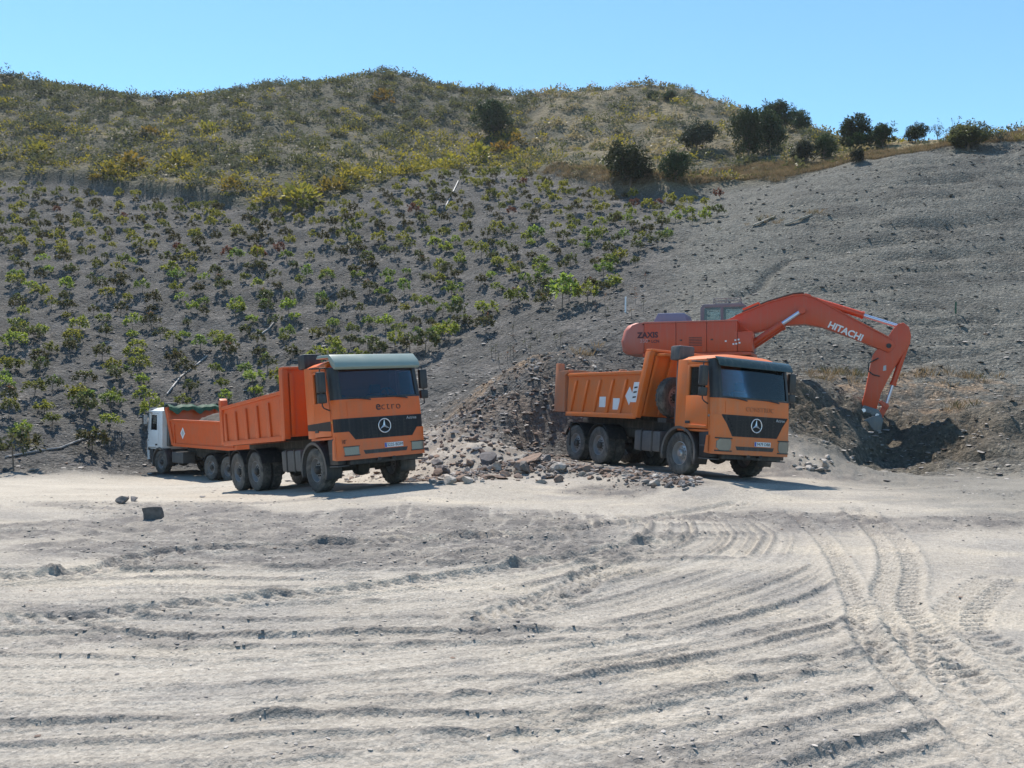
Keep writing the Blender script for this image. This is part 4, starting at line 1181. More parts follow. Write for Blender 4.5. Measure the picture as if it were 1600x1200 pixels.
for y in np.linspace(-1.28, 1.28, 25):
    k = math.sin(y * 5.3) * 0.04 + math.sin(y * 11 + 1) * 0.03
    zz = 3.17 + k
    g.append([(-2.38 + k, y, zz - 0.20 + k), (-2.36, y, zz - 0.02), (-2.22, y, zz + 0.09), (-2.02, y, zz + 0.06), (-1.92, y, zz - 0.03), (-1.90 + k, y, zz - 0.14)])
tp.grid(g, (0, 0, -0.015))
tpo = tp.build('tarpaulin', M['tarp'], None, smooth=True)
tpo.matrix_world = POSE_WHITE
tag(tpo, 'green tarpaulin bunched along the headboard of the white-cabbed truck', 'tarpaulin')
# ------------------------------------------------------------------ excavator
EX = empty('excavator', None, POSE_EX)
tag(EX, 'red tracked excavator reaching over the bank behind the right truck', 'excavator')
_f = Vector((math.cos(math.radians(EX_YAW)), math.sin(math.radians(EX_YAW)), 0)); _l = Vector((-_f.y, _f.x, 0))
def exl(u, v, side=0.0):
    """pixel -> (forward, up) in the machine's vertical plane at the given sideways offset"""
    k = (u - 800) / F
    ox, oy = EX_C[0] + side * _l.x, EX_C[1] + side * _l.y
    d = (k * oy - ox) / (_f.x - k * _f.y)
    Y = oy + d * _f.y
    return (d, CAMZ - (v - HZ) / F * Y - EX_C[2])
def poly(pts, side=0.0): return [exl(u, v, side) for u, v in pts]
R = M['red']
# undercarriage
for s in (-1, 1):
    yc = s * 1.30
    n = 46; trk = MB()
    L2, r_ = 1.95, 0.46
    per = 4 * L2 + 2 * math.pi * r_
    for i in range(n):
        q = per * i / n
        if q < 2*L2: x, z, a = -L2 + q, 0.0, 0
        elif q < 2*L2 + math.pi*r_: t = (q - 2*L2) / r_; x, z, a = L2 + r_*math.sin(t), r_ - r_*math.cos(t), t
        elif q < 4*L2 + math.pi*r_: x, z, a = L2 - (q - 2*L2 - math.pi*r_), 2*r_, math.pi
        else: t = (q - 4*L2 - math.pi*r_) / r_; x, z, a = -L2 - r_*math.sin(t), r_ + r_*math.cos(t), math.pi + t
        trk.box((-0.085, yc - 0.3, 0.0), (0.085, yc + 0.3, 0.05), Matrix.Translation((x, 0, z)) @ Matrix.Rotation(-a, 4, 'Y'))
    tr = trk.build('crawler_track', M['chassis'], EX)
    fr_ = MB(); fr_.box((-1.8, yc - 0.16, 0.25), (1.8, yc + 0.16, 0.70))
    fr_.build('track_frame', M['chassis'], tr, 0.04)
    for x in (-L2, -1.2, -0.6, 0.0, 0.6, 1.2, L2):
        rl = MB(); big = abs(x) > 1.9
        rl.lathe([(0.001, -0.12), (0.36 if big else 0.14, -0.1), (0.36 if big else 0.14, 0.1), (0.001, 0.12)], (x, yc, 0.46 if big else 0.2), 18)
        rl.build('sprocket' if big else 'roller', M['chassis'], tr, smooth=True)
cf = MB(); cf.box((-0.9, -1.0, 0.5), (0.9, 1.0, 0.9)); cf.build('car_body', M['chassis'], EX, 0.05)
sr = MB(); 
g = []
sr.tube((0, 0, 0.9), (0, 0, 1.16), 0.7, n=28); sr.build('slew_ring', M['chassis'], EX, smooth=True)
# revolving upper structure
zb_, zt_ = 1.22, 2.46
dk = MB(); dk.box((-2.6, -1.46, 1.10), (1.55, 1.46, 1.24)); dk.build('deck', R, EX, 0.03)
cw = MB()
g = []
for (z, rx, sc) in ((1.22, -3.32, 0.93), (1.34, -3.46, 0.99), (1.75, -3.52, 1.0), (1.80, -3.50, 1.0), (2.15, -3.42, 0.985), (2.36, -3.26, 0.97), (zt_, -2.98, 0.94)):
    row = []
    for t in np.linspace(-1, 1, 21):
        y = 1.48 * sc * math.sin(t * math.pi / 2) if abs(t) < 1 else 1.48 * sc * t
        y = 1.48 * sc * max(-1, min(1, t * 1.12))
        e = max(0, abs(t) - 0.72) / 0.28
        row.append((rx + 0.62 * e ** 2.2, y, z))
    row = [(-2.55, -1.48*sc, z)] + row + [(-2.55, 1.48*sc, z)]
    g.append(row)
cw.grid(g)
for row in (g[0], g[-1]): cw._faces(row, [tuple(range(len(row)))])
cwo = cw.build('counterweight', M['red_dust'], EX, smooth=True)
gv = MB(); gv.box((-3.56, -1.0, 1.76), (-3.46, 1.0, 1.80)); gv.build('counterweight_seam', M['chassis'], cwo)
# near side: hatch doors, each its own panel
xs = [-2.54, -1.28, -0.1, 1.05, 1.62]
for i in range(4):
    ztop = zt_ if i < 3 else 2.05
    h = MB(); h.box((xs[i] + 0.008, -1.49, 1.245), (xs[i+1] - 0.008, -1.40, ztop - 0.05)); ho = h.build('hatch_door', R, EX, 0.02)
    if i < 3:
        k = MB(); k.box((xs[i] + 0.15, -1.505, 1.7), (xs[i] + 0.24, -1.488, 1.75)); k.build('latch', M['chassis'], ho, 0.004)
    if i == 1:
        for q in range(6):
            lv = MB(); z = 1.5 + q*0.06; lv.box((xs[i] + 0.5, -1.498, z), (xs[i] + 1.0, -1.489, z + 0.025)); lv.build('louvre', M['chassis'], ho)
hs = MB(); hs.box((-2.54, -1.40, 1.245), (1.0, -0.45, zt_ - 0.055)); hs.box((-2.54, -0.45, 1.245), (-0.75, 1.46, zt_ - 0.055)); hs.box((1.0, -1.40, 1.245), (1.6, -0.5, 2.0)); hs.build('engine_housing', R, EX, 0.03)
hd_ = MB(); hd_.prism([(-2.62, zt_ - 0.05), (1.06, zt_ - 0.05), (1.06, zt_), (-2.55, zt_ + 0.015)], 'y', -1.50, -0.46); hd_.prism([(-2.62, zt_ - 0.05), (-0.76, zt_ - 0.05), (-0.76, zt_), (-2.55, zt_ + 0.015)], 'y', -0.459, 1.48)
hd_.build('top_cover', M['red_dust'], EX, 0.015)
hh = MB(); hh.prism([(-2.35, zt_ + 0.016), (-0.95, zt_ + 0.016), (-1.08, zt_ + 0.40), (-2.12, zt_ + 0.42)], 'y', -0.75, 0.95); hho = hh.build('engine_hood', M['hood'], EX, 0.04)
ex_ = MB(); ex_.tube((-2.0, 0.2, zt_ + 0.4), (-2.0, 0.2, zt_ + 0.62), 0.06, n=12); ex_.build('exhaust_pipe', M['chassis'], hho, smooth=True)
# cab on the far side
cb = MB()
cz0, cz1 = 1.25, 3.30
prof = [(-0.62, cz0), (1.45, cz0), (1.55, 1.9), (1.18, cz1 - 0.06), (1.05, cz1), (-0.50, cz1), (-0.62, cz1 - 0.12)]
for y0_, y1_ in ((0.50, 0.56), (1.40, 1.46)):
    cb.prism([(-0.62, cz0), (1.45, cz0), (1.52, 1.85), (-0.62, 1.85)], 'y', y0_, y1_)
    cb.prism([(-0.62, 1.85), (-0.50, 1.85), (-0.46, cz1 - 0.1), (-0.62, cz1 - 0.12)], 'y', y0_, y1_)
    cb.prism([(0.18, 1.85), (0.30, 1.85), (0.30, cz1 - 0.1), (0.18, cz1 - 0.1)], 'y', y0_, y1_)
    cb.prism([(1.42, 1.85), (1.52, 1.85), (1.18, cz1 - 0.06), (1.08, cz1 - 0.1)], 'y', y0_, y1_)
    cb.prism([(-0.62, cz1 - 0.14), (1.17, cz1 - 0.14), (1.05, cz1), (-0.50, cz1)], 'y', y0_, y1_)
cb.box((-0.62, 0.56, cz0), (-0.55, 1.40, 1.9)); cb.box((-0.60, 0.56, cz1 - 0.06), (1.1, 1.40, cz1 - 0.01)); cb.box((-0.6, 0.56, cz0), (1.4, 1.40, cz0 + 0.06)); cb.box((1.42, 0.56, cz0), (1.5, 1.40, 1.8))
cbo = cb.build('operator_cab', M['cabgrey'], EX, 0.02)
wn_ = MB()
for y_ in (0.525, 1.435): wn_.prism([(-0.5, 1.85), (1.42, 1.85), (1.1, cz1 - 0.14), (-0.47, cz1 - 0.14)], 'y', y_ - 0.004, y_ + 0.004)
wn_.prism([(-0.58, 1.9), (-0.572, 1.9), (-0.572, cz1 - 0.1), (-0.58, cz1 - 0.1)], 'y', 0.56, 1.4)
wn_.build('cab_window', M['side_glass'], cbo)
st_ = MB(); st_.box((-0.3, 0.72, 1.3), (0.25, 1.22, 1.75)); st_.box((-0.35, 0.74, 1.7), (-0.2, 1.2, 2.5)); st_.build('operator_seat', M['seat'], cbo, 0.04)
rk = MB()
for z in (cz1 + 0.10, cz1 + 0.22): rk.path([(-0.1, 0.6, z), (0.95, 0.6, z), (0.95, 1.35, z), (-0.1, 1.35, z), (-0.1, 0.6, z)], 0.014, 6)
for x, y in ((-0.1, 0.6), (0.95, 0.6), (0.95, 1.35), (-0.1, 1.35), (0.42, 0.6), (0.42, 1.35)): rk.tube((x, y, cz1 - 0.01), (x, y, cz1 + 0.22), 0.014, n=6)
rk.build('roof_rack', M['cabgrey'], cbo)
# handrails on the deck
hr = MB(); hr.path([(0.4, -1.3, zt_ - 0.1), (0.4, -1.3, zt_ + 0.0), (0.9, -1.3, zt_ + 0.02), (1.5, -1.3, 2.0)], 0.018, 6); hr.build('handrail', R, EX)
# boom: plate-sided box following the photographed outline
bw = 0.34
boom_px = [(1128, 505), (1150, 495), (1200, 474), (1240, 462.5), (1256, 461.5), (1275, 467), (1330, 497), (1392, 530), (1398, 541), (1388, 552), (1330, 528), (1285, 512), (1258, 507), (1225, 509), (1185, 519), (1150, 526), (1132, 530), (1122, 520)]
bp_ = poly(boom_px)
bm_ = MB(); bm_.prism(bp_, 'y', -bw, bw); boom = bm_.build('boom', R, EX, 0.03)
fl_ = MB()
for a, b in zip(boom_px[1:7], boom_px[2:8]):
    (d0, z0_), (d1, z1_) = exl(*a), exl(*b)
    fl_.prism([(d0, z0_ - 0.03), (d1, z1_ - 0.03), (d1, z1_ + 0.018), (d0, z0_ + 0.018)], 'y', -bw - 0.045, bw + 0.045)
fl_.build('boom_flange', R, boom)
ft = MB(); d0, z0_ = exl(1140, 520); ft.box((d0 - 0.35, -0.50, 1.24), (d0 + 0.35, -0.38, z0_ + 0.18)); ft.box((d0 - 0.35, 0.38, 1.24), (d0 + 0.35, 0.49, z0_ + 0.18)); ft.tube((d0, -0.52, z0_), (d0, 0.50, z0_), 0.11, n=16)
ft.build('boom_bracket', R, EX, 0.02)
# boom handrail / hose guard
pts = [exl(1161, 484), exl(1186, 473.5), exl(1190, 481)]
hg = MB(); hg.path([(pts[0][0], -0.2, pts[0][1]), (pts[1][0], -0.2, pts[1][1]), (pts[2][0], -0.2, pts[2][1])], 0.03, 6); hg.path([(pts[0][0], 0.2, pts[0][1]), (pts[1][0], 0.2, pts[1][1]), (pts[2][0], 0.2, pts[2][1])], 0.03, 6)
hg.build('hose_guard', R, boom)
hz_ = MB()
for y in (-0.12, 0.0, 0.12):
    pts = [exl(u, v - 2.2) for u, v in ((1160, 490), (1200, 473), (1240, 461), (1256, 460))]
    hz_.path([(d, y, z) for d, z in pts], 0.028, 6)
hz_.build('hydraulic_hose', M['chassis'], boom)
def cylinder(name, parent, a, b, split, y, r, side=0.0, barrel=R):
    (d0, z0_), (d1, z1_) = exl(*a, side=side), exl(*b, side=side)
    A, B_ = Vector((d0, y, z0_)), Vector((d1, y, z1_))
    C = A.lerp(B_, split)
    m1 = MB(); m1.tube(A, C, r, n=16); m1.tube(A + Vector((0, -0.12, 0)), A + Vector((0, 0.12, 0)), r * 1.1, n=12)
    dv = (B_ - A).normalized()
    m1.tube(C - dv * 0.06, C + dv * 0.03, r * 1.18, n=16)
    o = m1.build(name, barrel, parent, smooth=True)
    m2 = MB(); m2.tube(C + dv * 0.02, B_, r * 0.58, n=14)
    m2.build('piston_rod', M['rod'], o, smooth=True)
    m3 = MB(); m3.tube(B_ + Vector((0, -0.13, 0)), B_ + Vector((0, 0.13, 0)), r * 1.0, n=12); m3.build('rod_eye', barrel, o, smooth=True)
for y in (-0.52, 0.52):
    cylinder('boom_cylinder', EX, (1163, 548), (1254, 487), 0.66, y, 0.135)
cylinder('arm_cylinder', boom, (1262, 466), (1408, 511), 0.60, 0.0, 0.125)
ear = MB()
pe = poly([(1252, 470), (1258, 459), (1266, 461), (1276, 472)])
for y in (-0.2, 0.14): ear.prism(pe, 'y', y, y + 0.06)
ear.build('cylinder_lug', R, boom)
# arm
arm_px = [(1395, 515), (1402, 507), (1411, 505), (1420, 512), (1423, 526), (1421, 537), (1406, 560), (1391, 585), (1376, 615), (1369, 640), (1345, 637), (1352, 610), (1358, 580), (1364, 555), (1368, 548), (1378, 540)]
am_ = MB(); am_.prism(poly(arm_px), 'y', -0.27, 0.27); arm = am_.build('arm', R, EX, 0.03)
pin = MB(); d0, z0_ = exl(1388, 541); pin.tube((d0, -0.37, z0_), (d0, 0.37, z0_), 0.09, n=16); pin.build('arm_pin', M['chassis'], arm, smooth=True)
hl_ = MB(); pts = [exl(u, v) for u, v in ((1372, 560), (1357, 568), (1356, 580), (1364, 586), (1374, 588))]
hl_.path([(d, -0.31, z) for d, z in pts], 0.025, 6); hl_.build('hydraulic_hose', M['chassis'], arm)
pk = MB(); pk.prism(poly([(1380, 572), (1384, 571), (1384, 579), (1379, 580)]), 'y', -0.276, -0.271); pk.build('arm_decal', M['silver_ink'], arm)
cylinder('bucket_cylinder', arm, (1417, 536), (1384, 634), 0.66, 0.0, 0.105)
lk = MB()
for y in (-0.30, 0.24):
    lk.prism(poly([(1372, 628), (1378, 626), (1389, 634), (1385, 641)]), 'y', y, y + 0.06)
    lk.prism(poly([(1380, 633), (1388, 635), (1377, 656), (1369, 654)]), 'y', y + 0.065, y + 0.115)
lk.build('bucket_linkage', R, arm, 0.01)
# bucket: curved shell, two cheeks, ears, teeth
bk_out = [(1338, 667), (1344, 679), (1353, 687), (1362, 689), (1370, 682), (1375, 668), (1377, 655), (1372, 648), (1360, 650), (1349, 656)]
side_px = [(1333, 664), (1340, 676), (1350, 686), (1360, 690), (1369, 684), (1375, 670), (1378, 655), (1373, 648), (1362, 650), (1350, 655)]
bd_ = poly(side_px); bwid = 0.70
bk = MB()
g = [[(d, y, z) for y in np.linspace(-bwid, bwid, 5)] for d, z in bd_[:8]]
bk.grid(g)
bucket = bk.build('bucket', M['bucket'], EX, smooth=True)
sm = bucket.modifiers.new('thickness', 'SOLIDIFY'); sm.thickness = 0.05; sm.offset = 0
for s in (-1, 1):
    ck = MB(); a, b = sorted((s*bwid, s*(bwid + 0.05))); ck.prism(bd_, 'y', a, b); ck.build('bucket_cheek', M['bucket'], bucket, 0.01)
    er = MB(); a, b = sorted((s*0.32, s*0.38)); er.prism(poly([(1343, 640), (1350, 633), (1372, 640), (1378, 650), (1372, 656), (1346, 662)]), 'y', a, b); er.build('bucket_ear', M['bucket'], bucket, 0.01)
pn_ = MB()
for px in ((1349, 641), (1370, 649)):
    d, z = exl(*px); pn_.tube((d, -0.45, z), (d, 0.45, z), 0.075, n=14)
pn_.build('bucket_pin', M['rod'], bucket, smooth=True)
for i in range(5):
    y = -bwid + 0.06 + i * (2*bwid - 0.12) / 4
    (d0, z0_), (d1, z1_) = exl(1336, 666), exl(1329, 659)
    t_ = MB(); t_.tube((d0, y, z0_), (d1, y, z1_), 0.075, 0.03, 6); t_.build('tooth', M['rod'] if i < 3 else M['bucket'], bucket)
# lettering
(d0, z0_), (d1, z1_) = exl(1297, 509), exl(1345, 529)
lettering('brand_lettering', 'HITACHI', 0.34, M['white_ink'], boom, (d1 - d0, 0, z1_ - z0_), (-(z1_ - z0_), 0, d1 - d0), ((d0 + d1)/2, -bw - 0.006, (z0_ + z1_)/2), bold=0.012, extrude=0.003)
def side_text(nm, txt, u, v, size, m_, **kw):
    d, z = exl(u, v, -1.49)
    lettering(nm, txt, size, M[m_], EX, (1, 0, 0), (0, 0, 1), (d, -1.496, z), extrude=0.003, **kw)
side_text('model_name', 'ZAXIS', 1012, 524, 0.30, 'dark_red_ink', bold=0.012)
side_text('model_number', '350', 1006, 533, 0.22, 'pink_ink', bold=0.004)
side_text('model_suffix', 'LCN', 1024, 533.5, 0.16, 'dark_red_ink', bold=0.004)
for k, (u, v) in enumerate(((1149, 531.5), (1154, 530.5), (1146, 537.5), (1150.5, 537), (1155.5, 535.5), (1134, 533))):
    d, z = exl(u, v, -1.49)
    s_ = MB(); s_.box((d - 0.035, -1.497, z - 0.03), (d + 0.035, -1.492, z + 0.03)); s_.build('safety_decal', M['white_ink'], EX)
# ------------------------------------------------------------------ scatter tools
def rnd_rot(rg, n):
    a = rg.uniform(0, 2*np.pi, n)
    return a
def bake(name, variants, pos, yaw, scl, vidx, midx, mats, tilt=None, smooth=False, parent=None):
    """many copies of small pieces joined as one mesh; scl is (n,3)"""
    Vs, Fs, Ms, off = [], [], [], 0
    for k in range(len(variants)):
        sel = np.nonzero(vidx == k)[0]
        if len(sel) == 0: continue
        v, f = variants[k]
        s = scl[sel][:, None, :] * v[None]
        if tilt is not None:
            tx = tilt[sel][:, None, 0]; ty = tilt[sel][:, None, 1]
            s = np.stack([s[..., 0] + 0*tx, s[..., 1] * np.cos(tx) - s[..., 2] * np.sin(tx), s[..., 1] * np.sin(tx) + s[..., 2] * np.cos(tx)], -1)
        c_, s_ = np.cos(yaw[sel])[:, None], np.sin(yaw[sel])[:, None]
        w = np.stack([s[..., 0]*c_ - s[..., 1]*s_, s[..., 0]*s_ + s[..., 1]*c_, s[..., 2]], -1) + pos[sel][:, None, :]
        Vs.append(w.reshape(-1, 3))
        ff = f[None] + (off + np.arange(len(sel)) * len(v))[:, None, None]
        Fs.append(ff.reshape(-1, f.shape[1]))
        Ms.append(np.repeat(midx[sel], len(f)))
        off += len(sel) * len(v)
    me = np_mesh(name, np.vstack(Vs), np.vstack(Fs), mats, np.concatenate(Ms), smooth)
    return obj(name, me, parent)

def leaf_quads(base, direc, length, width, up, rg):
    """diamond leaves: arrays base (n,3), direc (n,3) unit"""
    n = len(base)
    ref = np.tile(np.array([0, 0, 1.0]), (n, 1)) + rg.normal(0, 0.35, (n, 3))
    side = np.cross(direc, ref); side /= np.linalg.norm(side, axis=1)[:, None] + 1e-9
    L = length[:, None]; W = width[:, None]
    droop = np.zeros((n, 3)); droop[:, 2] = -0.18 * length * up
    p0 = base; p1 = base + direc*L*0.5 + side*W*0.5 + droop*0.3; p2 = base + direc*L + droop; p3 = base + direc*L*0.5 - side*W*0.5 + droop*0.3
    V = np.stack([p0, p1, p2, p3], 1).reshape(-1, 3)
    Fc = np.arange(4*n).reshape(-1, 4)
    return V, Fc
def unit(v): return v / (np.linalg.norm(v, axis=-1, keepdims=True) + 1e-9)

# ------------------------------------------------------------------ rocks
def icosphere(sub):
    bm = bmesh.new(); bmesh.ops.create_icosphere(bm, subdivisions=sub, radius=1.0)
    V = np.array([v.co[:] for v in bm.verts]); Fc = np.array([[v.index for v in f.verts] for f in bm.faces]); bm.free()
    return V, Fc
ICO1, ICO2 = icosphere(1), icosphere(2)
def rock(rg, ico, planes=9, flat=0.7, near_=0.30):
    V = ico[0].copy(); V *= rg.uniform(0.9, 1.1, (len(V), 1))
    for _ in range(planes):
        n = unit(rg.normal(size=3)); d = rg.uniform(near_, 0.72)
        t = V @ n; V = V - np.clip(t - d, 0, None)[:, None] * n
    V *= np.array([1.0, rg.uniform(0.65, 1.0), rg.uniform(flat - 0.2, flat + 0.15)])
    V += rg.normal(0, 0.02, V.shape)
    return V, ico[1]
def stone_mat(name, c1, c2):
    m, nt, N, L = nodes_of(name)
    out = N.new('ShaderNodeOutputMaterial'); b = N.new('ShaderNodeBsdfPrincipled'); L.new(b.outputs[0], out.inputs[0])
    ge = N.new('ShaderNodeNewGeometry'); oi = N.new('ShaderNodeObjectInfo')
    ad = N.new('ShaderNodeMath'); ad.operation = 'FRACT'
    a2 = N.new('ShaderNodeMath'); a2.operation = 'ADD'; L.new(ge.outputs['Random Per Island'], a2.inputs[0]); L.new(oi.outputs['Random'], a2.inputs[1]); L.new(a2.outputs[0], ad.inputs[0])
    c = mixc(nt, ad.outputs[0], c1, c2)
    n1 = noise(nt, ge.outputs['Position'], 9.0, 6, 0.7)
    hs = N.new('ShaderNodeHueSaturation'); L.new(c, hs.inputs['Color']); L.new(ramp(nt, n1, 0.3, 0.7, 0.65, 1.3), hs.inputs['Value'])
    L.new(hs.outputs[0], b.inputs['Base Color']); b.inputs['Roughness'].default_value = 0.9; b.inputs['Specular IOR Level'].default_value = 0.25
    bn = bump(nt, n1, 0.6, 0.03); L.new(bn.outputs[0], b.inputs['Normal'])
    return m
M['stone_grey'] = stone_mat('grey_stone', (0.13, 0.12, 0.12), (0.24, 0.225, 0.215))
M['stone_pale'] = stone_mat('pale_stone', (0.44, 0.40, 0.36), (0.30, 0.275, 0.25))
M['stone_brown'] = stone_mat('brown_stone', (0.24, 0.17, 0.13), (0.16, 0.12, 0.10))
M['stone_dark'] = stone_mat('dark_stone', (0.13, 0.118, 0.11), (0.17, 0.152, 0.14))
rg = np.random.default_rng(21)
def block(rg):
    V = ICO2[0].copy() * 1.25
    for n, d in ((( 1, 0, 0), .80), ((-1, 0, 0), .80), ((0, 1, 0), .62), ((0, -1, 0), .6), ((0, 0, 1), .62), ((0, 0, -1), .6), ((.7, .1, .7), .88), ((-.6, .3, .74), .92)):
        n = unit(np.array(n, float) + rg.normal(0, 0.08, 3)); V = V - np.clip(V @ n - d, 0, None)[:, None] * n
    return V + rg.normal(0, 0.02, V.shape), ICO2[1]
rock_data = [rock(rg, ICO2, 10) for _ in range(8)] + [rock(rg, ICO2, 8, 0.3) for _ in range(3)] + [block(rg)]
ROCK_ME = {}
def rock_mesh(k, m):
    if (k, m) not in ROCK_ME: ROCK_ME[(k, m)] = np_mesh('rock', rock_data[k][0], rock_data[k][1], M[m])
    return ROCK_ME[(k, m)]
def in_truck(x, y, pad=0.15):
    for mw, _ in TRUCK_RECTS:
        p = mw.inverted() @ Vector((x, y, h1(x, y) if False else mw.translation.z))
        if -8.1 - pad < p.x < 0.15 + pad and abs(p.y) < 1.35 + pad: return True
    return False
def put_rock(x, y, size, k, m, label, group=None, sx=1.0, tilt=0.3, yaw=None, sz=1.0, sink=0.25):
    o = obj('rock', rock_mesh(k, m))
    zh = rock_data[k][0][:, 2].max()
    o.location = (x, y, h1(x, y) + size * sz * zh * (1 - 2 * sink) * 0.9)
    o.rotation_euler = (random.uniform(-tilt, tilt), random.uniform(-tilt, tilt), random.uniform(0, 6.28) if yaw is None else yaw)
    o.scale = (size * sx, size, size * sz)
    tag(o, label, 'rock', group)
    return o
# named boulders
def rock_px(u, v, size, k, m, label, **kw):
    p = hit(u, v)
    return put_rock(p[0], p[1], size, k, m, label, **kw)
rock_px(240, 810, 0.20, 11, 'stone_dark', 'squarish dark rock lying alone on the gravel in the left foreground', tilt=0.06, sink=0.08, yaw=0.15)
rock_px(191, 786, 0.17, 5, 'stone_dark', 'small dark pointed rock beside a slab in the left foreground', tilt=0.1, sink=0.15)
rock_px(210, 784, 0.22, 9, 'stone_grey', 'low grey slab next to the small dark pointed rock', sink=0.1, tilt=0.15)
rock_px(764, 728, 0.50, 1, 'stone_grey', 'largest grey boulder in the rubble between the two orange trucks', tilt=0.2, sink=0.18)
rock_px(777, 735, 0.26, 6, 'stone_pale', 'pale rock in front of the largest grey boulder', sink=0.2)
rock_px(818, 730, 0.50, 8, 'stone_brown', 'long slab tilted up on the rubble between the trucks', tilt=0.02, sx=1.3, sink=-0.2, yaw=0.5).rotation_euler = (0.25, -0.45, 0.4)
rock_px(822, 738, 0.34, 2, 'stone_dark', 'dark boulder under the tilted slab in the rubble', sink=0.2)
rock_px(872, 737, 0.30, 4, 'stone_pale', 'pale block standing on the rubble behind the right truck tail', sink=0.15, tilt=0.1)
rock_px(930, 548, 0.30, 9, 'stone_pale', 'flat white rock on the ledge left of the excavator', sink=0.1)
zones = [((655, 715, 735, 757), 30, 'rubble rock beside the nose of the left orange truck', (0.10, 0.30)),
         ((700, 712, 860, 756), 50, 'rubble rock at the foot of the central heap', (0.09, 0.32)),
         ((860, 730, 1085, 772), 50, 'rubble rock in the berm before the right truck', (0.07, 0.22)),
         ((700, 600, 860, 710), 26, 'loose rock on the face of the central heap', (0.10, 0.26)),
         ((1240, 712, 1300, 736), 26, 'pale rock at the bank foot beside the right truck', (0.09, 0.22))]
words = {'stone_grey': 'grey', 'stone_pale': 'pale', 'stone_brown': 'brown'}
for (u0, v0, u1, v1), n, lab, (s0, s1) in zones:
    for i in range(n):
        u, v = rg.uniform(u0, u1), rg.uniform(v0, v1)
        if u0 == 860: v = 735 + (u - 860) * 0.13 + rg.normal(0, 7)
        p = hit(u, v)
        if p is None or in_truck(p[0], p[1]): continue
        mm = rg.choice(['stone_grey', 'stone_grey', 'stone_pale', 'stone_brown', 'stone_brown', 'stone_brown'])
        if u0 == 1240: mm = 'stone_pale'; sz_ = 0.7; l2 = lab
        else: l2 = words[mm] + ' ' + lab
        sz = (s0 + (s1 - s0) * rg.random() ** 2.4) * 0.92
        kk_ = int(rg.integers(0, 11)); q_ = (sz - s0) / (s1 - s0)
        l2 = ('large ' if q_ > 0.5 else 'small ' if q_ < 0.06 else '') + ('flat ' if kk_ > 7 else '') + l2 + (', left part' if u < (u0*2 + u1)/3 else ', right part' if u > (u0 + u1*2)/3 else ', middle part')
        put_rock(p[0], p[1], sz, kk_, mm, l2, 'rubble rocks around the trucks')
# small stones and gravel, too many to count
stone_var = [rock(rg, ICO1, 7, 0.6) for _ in range(8)]
def scatter_stones(name, n, ymin, ymax, smin, smax, dens, label, pw=2.5, half=33, mix=(0.48, 0.30, 0.15, 0.07), flat=(0.4, 0.9)):
    th_ = np.radians(rg.uniform(-half, half, n)); r_ = np.exp(rg.uniform(math.log(ymin), math.log(ymax), n))
    x, y = r_*np.sin(th_), r_*np.cos(th_)
    _, inf = height(x, y, True); z = grid_h(x, y)
    keep = rg.random(n) < dens(x, y, inf)
    for mw, _ in TRUCK_RECTS:
        fx, fy = mw[0][0], mw[1][0]; o = mw.translation
        lx = (x - o.x)*fx + (y - o.y)*fy; ly = -(x - o.x)*fy + (y - o.y)*fx
        keep &= ~((lx > -8.0) & (lx < 0.1) & (np.abs(ly) < 1.35))
    x, y, z = x[keep], y[keep], z[keep]; m_ = len(x)
    sz = (smin + (smax - smin) * rg.random(m_) ** pw) * np.interp(y, [5, 20, 45, 90], [0.55, 1.0, 1.5, 2.0])
    scl = np.stack([sz, sz*rg.uniform(0.6, 1, m_), sz*rg.uniform(*flat, m_)], -1)
    pos = np.stack([x, y, z + sz*0.12], -1)
    mi = rg.choice(4, m_, p=mix)
    o = bake(name, stone_var, pos, rnd_rot(rg, m_), scl, rg.integers(0, 8, m_), mi, [M['stone_grey'], M['stone_pale'], M['stone_brown'], M['stone_dark']], rg.normal(0, 0.35 if flat[1] > 0.6 else 0.16, (m_, 2)))
    tag(o, label, 'gravel', kind='stuff')
    return o
scatter_stones('gravel', 46000, 5.5, 26, 0.008, 0.055, lambda x, y, i: i['yard'] * (0.05 + 0.8*i['grav'] + 0.2*np.clip(i['rut']*20, 0, 1)), 'loose gravel strewn over the rutted work yard', 3.0, mix=(0.30, 0.66, 0.04, 0.0), flat=(0.2, 0.55))
scatter_stones('slope_stones', 30000, 24, 105, 0.03, 0.16, lambda x, y, i: (1 - i['scrub']) * np.maximum(i['slope']*0.5, i['bank']), 'small loose stones scattered over the grey slope and banks', 3.0, mix=(0.28, 0.64, 0.07, 0.01), flat=(0.14, 0.4))

scatter_stones('rubble', 24000, 20.5, 34, 0.025, 0.16, lambda x, y, i: np.maximum(i['berm'] * (np.abs(x - 1) < 8), 0.30*np.maximum(i['bank'], np.exp(-(((x + 2.0) / 4.6) ** 2 + ((y - 31) / 3.6) ** 2)))*(x < 5)), 'broken rubble heaped between and in front of the trucks', 2.6, half=12, mix=(0.40, 0.13, 0.44, 0.03))
